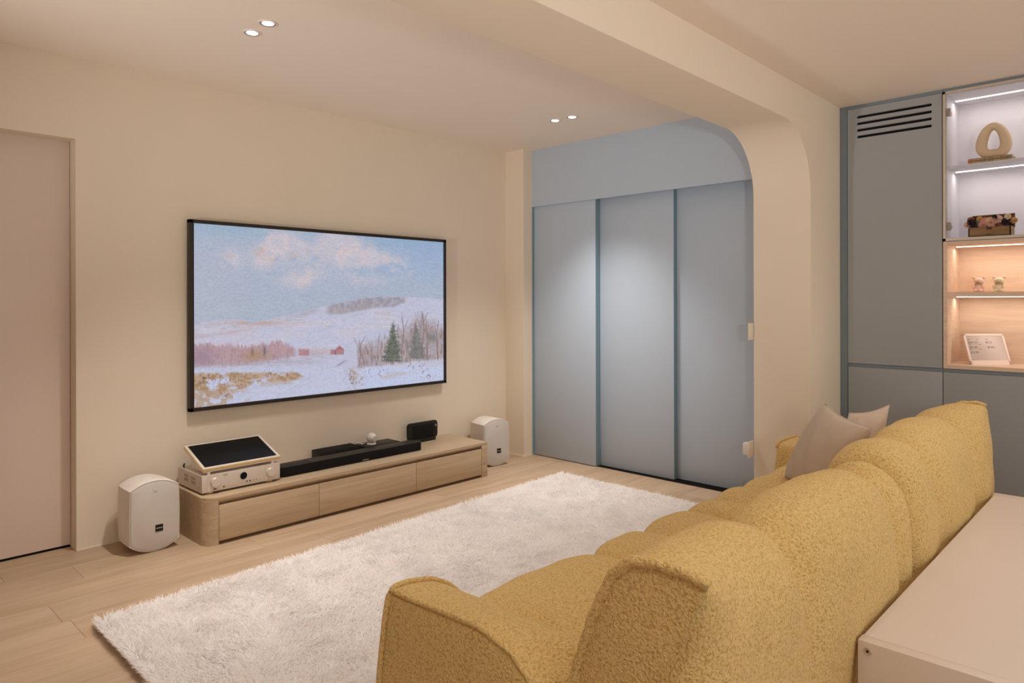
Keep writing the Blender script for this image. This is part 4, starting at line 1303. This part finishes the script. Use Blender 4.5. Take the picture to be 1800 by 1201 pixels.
# back rest loops (y from the camera line, z)
back_end = [(0.90, 0.30), (0.885, 0.48), (0.845, 0.62), (0.795, 0.712), (0.745, 0.748), (0.665, 0.757), (0.592, 0.752), (0.590, 0.738), (0.604, 0.60), (0.608, 0.40), (0.62, 0.08), (0.66, 0.06), (0.88, 0.06)]
back_mid = [(0.93, 0.30), (0.93, 0.48), (0.92, 0.62), (0.88, 0.700), (0.81, 0.735), (0.74, 0.735), (0.675, 0.705), (0.630, 0.62), (0.612, 0.50), (0.610, 0.40), (0.625, 0.08), (0.67, 0.06), (0.88, 0.06)]
back_far = [(0.90, 0.30), (0.895, 0.48), (0.87, 0.62), (0.82, 0.705), (0.76, 0.745), (0.70, 0.755), (0.652, 0.752), (0.644, 0.738), (0.634, 0.60), (0.618, 0.40), (0.62, 0.08), (0.66, 0.06), (0.88, 0.06)]
XA, XM, XB = 1.115, 2.555, 3.905
o1, e0, _ = channel_body('backrest_cushion', back_end, [(y_ - (0.022 if y_ > 0.8 else 0.0), z_ - 0.024 * max(0, (z_ - 0.4) / 0.335)) for y_, z_ in back_mid], XA, XM - 0.004, [1.68, 2.40], 0.048, sofa, (0.02, 0.008), end_sharp=(True, False), bulge=0.022, fade=(0.32, 0.66), round_back=(True, False), width=0.062)
o2, _, e1 = channel_body('backrest_cushion', back_far, back_mid, XM + 0.004, XB, [2.90, 3.53], 0.048, sofa, (0.008, 0.02), end_sharp=(False, True), bulge=0.022, fade=(0.32, 0.66), width=0.075)

def piping(ringpts, zmin, parent, r=0.0085, ycut=None, wob=0.002):
    # keep the part of the loop above zmin, in order
    P = [Vector(p) for p in ringpts]
    n = len(P)
    keep = [p.z > zmin and (ycut is None or ycut(p)) for p in P]
    start = next(i for i in range(n) if keep[i] and not keep[i - 1])
    seq = []
    i = start
    while keep[i % n] and len(seq) < n:
        seq.append(P[i % n]); i += 1
    c = Vector((P[0].x, sum(p.y for p in P) / n, sum(p.z for p in P) / n))
    out = []
    for j, p in enumerate(seq):
        dd = (p - c); dd.x = 0; dd.normalize()
        out.append(p + dd * (r * 0.5 + wob * math.sin(j * 1.7)))
    return tube('piping', out, r, M_SOFA, parent, 10)
piping(e0, 0.14, sofa, 0.0110, lambda p: not (p.y < Y0 + 0.70 and p.z < 0.738))
piping(e1, 0.30, sofa, 0.0095, lambda p: not (p.y < Y0 + 0.70 and p.z < 0.738))

# seats
seat_end = [(1.515, 0.26), (1.50, 0.35), (1.46, 0.392), (1.30, 0.405), (0.90, 0.385), (0.86, 0.34), (0.86, 0.10), (0.90, 0.06), (1.45, 0.06), (1.50, 0.10)]
seat_mid = seat_end
channel_body('seat_cushion', seat_end, seat_mid, 1.330, 2.556, [1.93, 2.235], 0.024, sofa, (0.0, 0.004), end_sharp=(False, False), smooth_mid=6, bulge=0.015)
channel_body('seat_cushion', seat_end, seat_mid, 2.560, 3.640, [2.80, 3.085, 3.36], 0.022, sofa, (0.004, 0.0), end_sharp=(False, False), smooth_mid=6, bulge=0.016)

# arms: loops in (x, z), swept along Y
def arm(xo, xi, mirror, zt, name='armrest', boxy=False):
    s = 1 if not mirror else -1
    n = 96
    w_ = abs(xi - xo)
    prof = [(0.0, 0.08), (-0.012, 0.26), (-0.004, 0.42), (0.004, zt - 0.012), (0.012, zt), (0.06, zt - 0.002), (0.14, zt - 0.020), (w_ * 0.80, zt - 0.055), (w_, zt - 0.10), (w_ + 0.01, 0.25), (w_, 0.08), (w_ - 0.03, 0.06), (0.03, 0.06)]
    A = resample(prof, n, 2)
    ya, yb = 0.70, (1.53 if boxy else 1.485)
    ys = np.linspace(ya, yb, 64)
    if boxy:
        prof = [(0.0, 0.08), (-0.008, 0.26), (0.0, zt - 0.03), (0.006, zt - 0.004), (0.02, zt), (w_ * 0.5, zt + 0.003), (w_ - 0.02, zt), (w_ - 0.004, zt - 0.006), (w_ + 0.004, zt - 0.05), (w_ + 0.008, 0.25), (w_, 0.08), (w_ - 0.03, 0.06), (0.03, 0.06)]
        A = resample(prof, n, 2)
    rows = []
    drop_at = lambda Y_: float(np.interp(Y_, [0.70, 0.85, 0.92, 0.99, 1.05, 1.15, 1.45], [0.28, 0.19, 0.12, 0.055, 0.013, -0.009, 0.004]))
    for y_ in ys:
        u_ = (y_ - ya) / (yb - ya)
        R = A.copy()
        # slight swell in the middle, outer face leans out towards the front foot
        R[:, 0] += -0.010 * math.sin(PI * u_) * (R[:, 0] < w_ * 0.5)
        R[:, 1] += 0.006 * math.sin(PI * min(1, u_ * 1.1)) * (R[:, 1] > 0.3)
        if not boxy:
            wtop = np.clip((R[:, 1] - 0.20) / (zt - 0.20), 0, 1) * np.clip((0.16 - R[:, 0]) / 0.12, 0, 1)
            R[:, 1] -= drop_at(y_) * wtop
        z_ = R[:, 1]
        fr = max(0, (u_ - 0.93) / 0.07)
        lean_ = (0.5 - z_).clip(0, 1) * 0.10 * u_ ** 3
        rows.append(np.column_stack([xo + s * R[:, 0], np.full(n, y_) + lean_ + Y0, z_]))
    def cap(rowE, sgn, bul):
        c = rowE.mean(0); out = []
        for t in (0.03, 0.08, 0.18, 0.34, 0.52, 0.72, 0.88, 1.0):
            s_ = 1 - t
            q = c + (rowE - c) * s_
            q[:, 1] = rowE[:, 1] * 1.0 + sgn * bul * (1 - s_ ** 2.2)
            out.append(q)
        return out
    P = np.array(cap(rows[0], -1, 0.01)[::-1] + rows + cap(rows[-1], 1, 0.035))
    o = grid_mesh(name, P, M_SOFA, sofa, False, True)
    # piping along the outer top edge then down the front outer edge
    k = int(np.argmin(np.abs(A[:, 0] - 0.006) + np.abs(A[:, 1] - zt)))
    line = [Vector(r_[k]) + Vector((-s * 0.002, 0, 0.004)) for r_ in rows[6:]]
    last = rows[-1]
    cand = [Vector(last[i]) for i in range(n) if A[i, 0] < 0.03 and 0.10 < A[i, 1] < zt - 0.012]
    cand.sort(key=lambda v: -v.z)
    line += [v + Vector((-s * 0.003, 0.004, 0)) for v in cand]
    tube('piping', line, 0.0075, M_SOFA, sofa, 10)
    # front top edge
    cand = [(A[i, 0], Vector(last[i])) for i in range(n) if A[i, 1] > zt - 0.10 and A[i, 0] < w_]
    cand.sort(key=lambda v: v[0])
    tube('piping', [v + Vector((0, 0.004, 0.003)) for _, v in cand], 0.0075, M_SOFA, sofa, 10)
arm(1.085, 1.345, False, 0.500)
arm(3.900, 3.630, True, 0.490, boxy=True)
for x in (1.16, 3.82):
    for y_ in (0.72, 1.28):
        lathe('leg', [(0.0, 0.0), (0.022, 0.0), (0.026, 0.065), (0.0, 0.065)] if y_ < 1.0 else [(0.0, 0.0), (0.022, 0.0), (0.026, 0.065), (0.0, 0.065)], M_BLACK, sofa, (x, Y0 + y_, 0.0), 'Z', 20)

# ------------------------------------------------------------------ cushions
def pillow(name, c00, c10, c11, c01, thick, m, label, n=40):
    """four corners: bottom-left, bottom-right, top-right, top-left"""
    t = thing(name, label, 'cushion', tuple((Vector(c00) + Vector(c10)) / 2), 'scatter cushions on the sofa')
    a, b, c, d = [np.array(v, float) for v in (c00, c10, c11, c01)]
    nrm_ = np.cross(b - a, d - a); nrm_ /= np.linalg.norm(nrm_)
    u = np.linspace(-1, 1, n); U, V = np.meshgrid(u, u, indexing='ij')
    # pinch edges so corners stay out
    pin = 0.10
    Up = U * (1 - pin * (1 - V ** 2) ** 1 * np.abs(U) ** 2 * 1.0); Vp = V * (1 - pin * (1 - U ** 2) * np.abs(V) ** 2)
    s_, t_ = (Up + 1) / 2, (Vp + 1) / 2
    base = (a * ((1 - s_) * (1 - t_))[..., None] + b * (s_ * (1 - t_))[..., None] + c * (s_ * t_)[..., None] + d * ((1 - s_) * t_)[..., None])
    h = thick / 2 * ((1 - U ** 2).clip(0) * (1 - V ** 2).clip(0)) ** 0.42
    wr = 0.004 * np.sin(U * 9 + V * 4) * (1 - U ** 2) * (1 - V ** 2)
    front = base + nrm_ * (h + wr)[..., None]; back = base - nrm_ * h[..., None]
    bm = bmesh.new()
    for G, flip in ((front, False), (back, True)):
        vv = [[bm.verts.new(G[i, j]) for j in range(n)] for i in range(n)]
        for i in range(n - 1):
            for j in range(n - 1):
                q = (vv[i][j], vv[i + 1][j], vv[i + 1][j + 1], vv[i][j + 1])
                bm.faces.new(q if not flip else q[::-1])
    bmesh.ops.remove_doubles(bm, verts=bm.verts, dist=1e-5)
    bm_obj('cover', bm, m, t, smooth=True)
    edge = [base[i, 0] for i in range(n)] + [base[n - 1, j] for j in range(1, n)] + [base[i, n - 1] for i in range(n - 2, -1, -1)] + [base[0, j] for j in range(n - 2, 0, -1)]
    tube('seam', edge, 0.0035, m, t, 8, closed=True)
    return t
def at(px_, py_, depth):
    d_ = fw + r2 * ((px_ - 900) / 1219.46) - u2 * ((py_ - 528.28) / 1219.46)
    return CAM + d_ * depth
pillow('cushion', (3.27, -2.63, 0.400), (2.93, -2.93, 0.395), (3.02, -3.085, 0.735), (3.325, -2.800, 0.768), 0.17, M_LINEN,
       'large beige linen cushion, in front of the paler one, leaning in the sofa corner')
pillow('cushion', (3.50, -2.76, 0.420), (3.46, -2.99, 0.415), (3.565, -3.000, 0.755), (3.550, -2.83, 0.700), 0.12, M_LINEN2,
       'pale cushion standing behind the beige one against the right sofa arm')

# ------------------------------------------------------------------ white unit behind the sofa
dk_ = thing('white_low_unit', 'white laminate low unit standing behind the sofa in the foreground', 'cabinet', (2.8, -3.6, 0))
DZ = 0.375
KX0, KX1, KY0, KY1 = 1.905, 3.765, -3.79, -3.380
box('end_panel', KX0, KX0 + 0.038, KY0, KY1, 0.0, DZ, M_DESK, dk_, bev=0.0008)
box('end_panel', KX1 - 0.038, KX1, KY0, KY1, 0.0, DZ + 0.003, M_DESK, dk_, bev=0.0008)
box('top_panel', KX0 + 0.0382, KX1 - 0.0382, KY0 + 0.002, KY1 - 0.003, DZ - 0.038, DZ - 0.0002, M_DESK, dk_)
box('bottom_panel', KX0 + 0.0382, KX1 - 0.0382, KY0 + 0.002, KY1 - 0.003, 0.0, 0.038, M_DESK, dk_)
for xx in (2.36, 2.82, 3.28):
    box('divider', xx, xx + 0.018, KY0 + 0.004, KY1 - 0.005, 0.038, DZ - 0.038, M_DESK, dk_)
for yy in (-3.403, -3.770):
    lathe('screw_cap', [(0.0, KX0 - 0.0022), (0.0035, KX0 - 0.0018), (0.0036, KX0 - 0.0006), (0.0085, KX0 - 0.0022), (0.0100, KX0 - 0.0012), (0.0102, KX0 + 0.0005)], M_CHAMP, dk_, (0, yy, 0.352), 'X', 24)
    lathe('screw_hole', [(0.0, KX0 - 0.0026), (0.0036, KX0 - 0.0026), (0.0036, KX0 + 0.0005)], M_BLACK, dk_, (0, yy, 0.352), 'X', 6)

print('objects', len(bpy.data.objects))
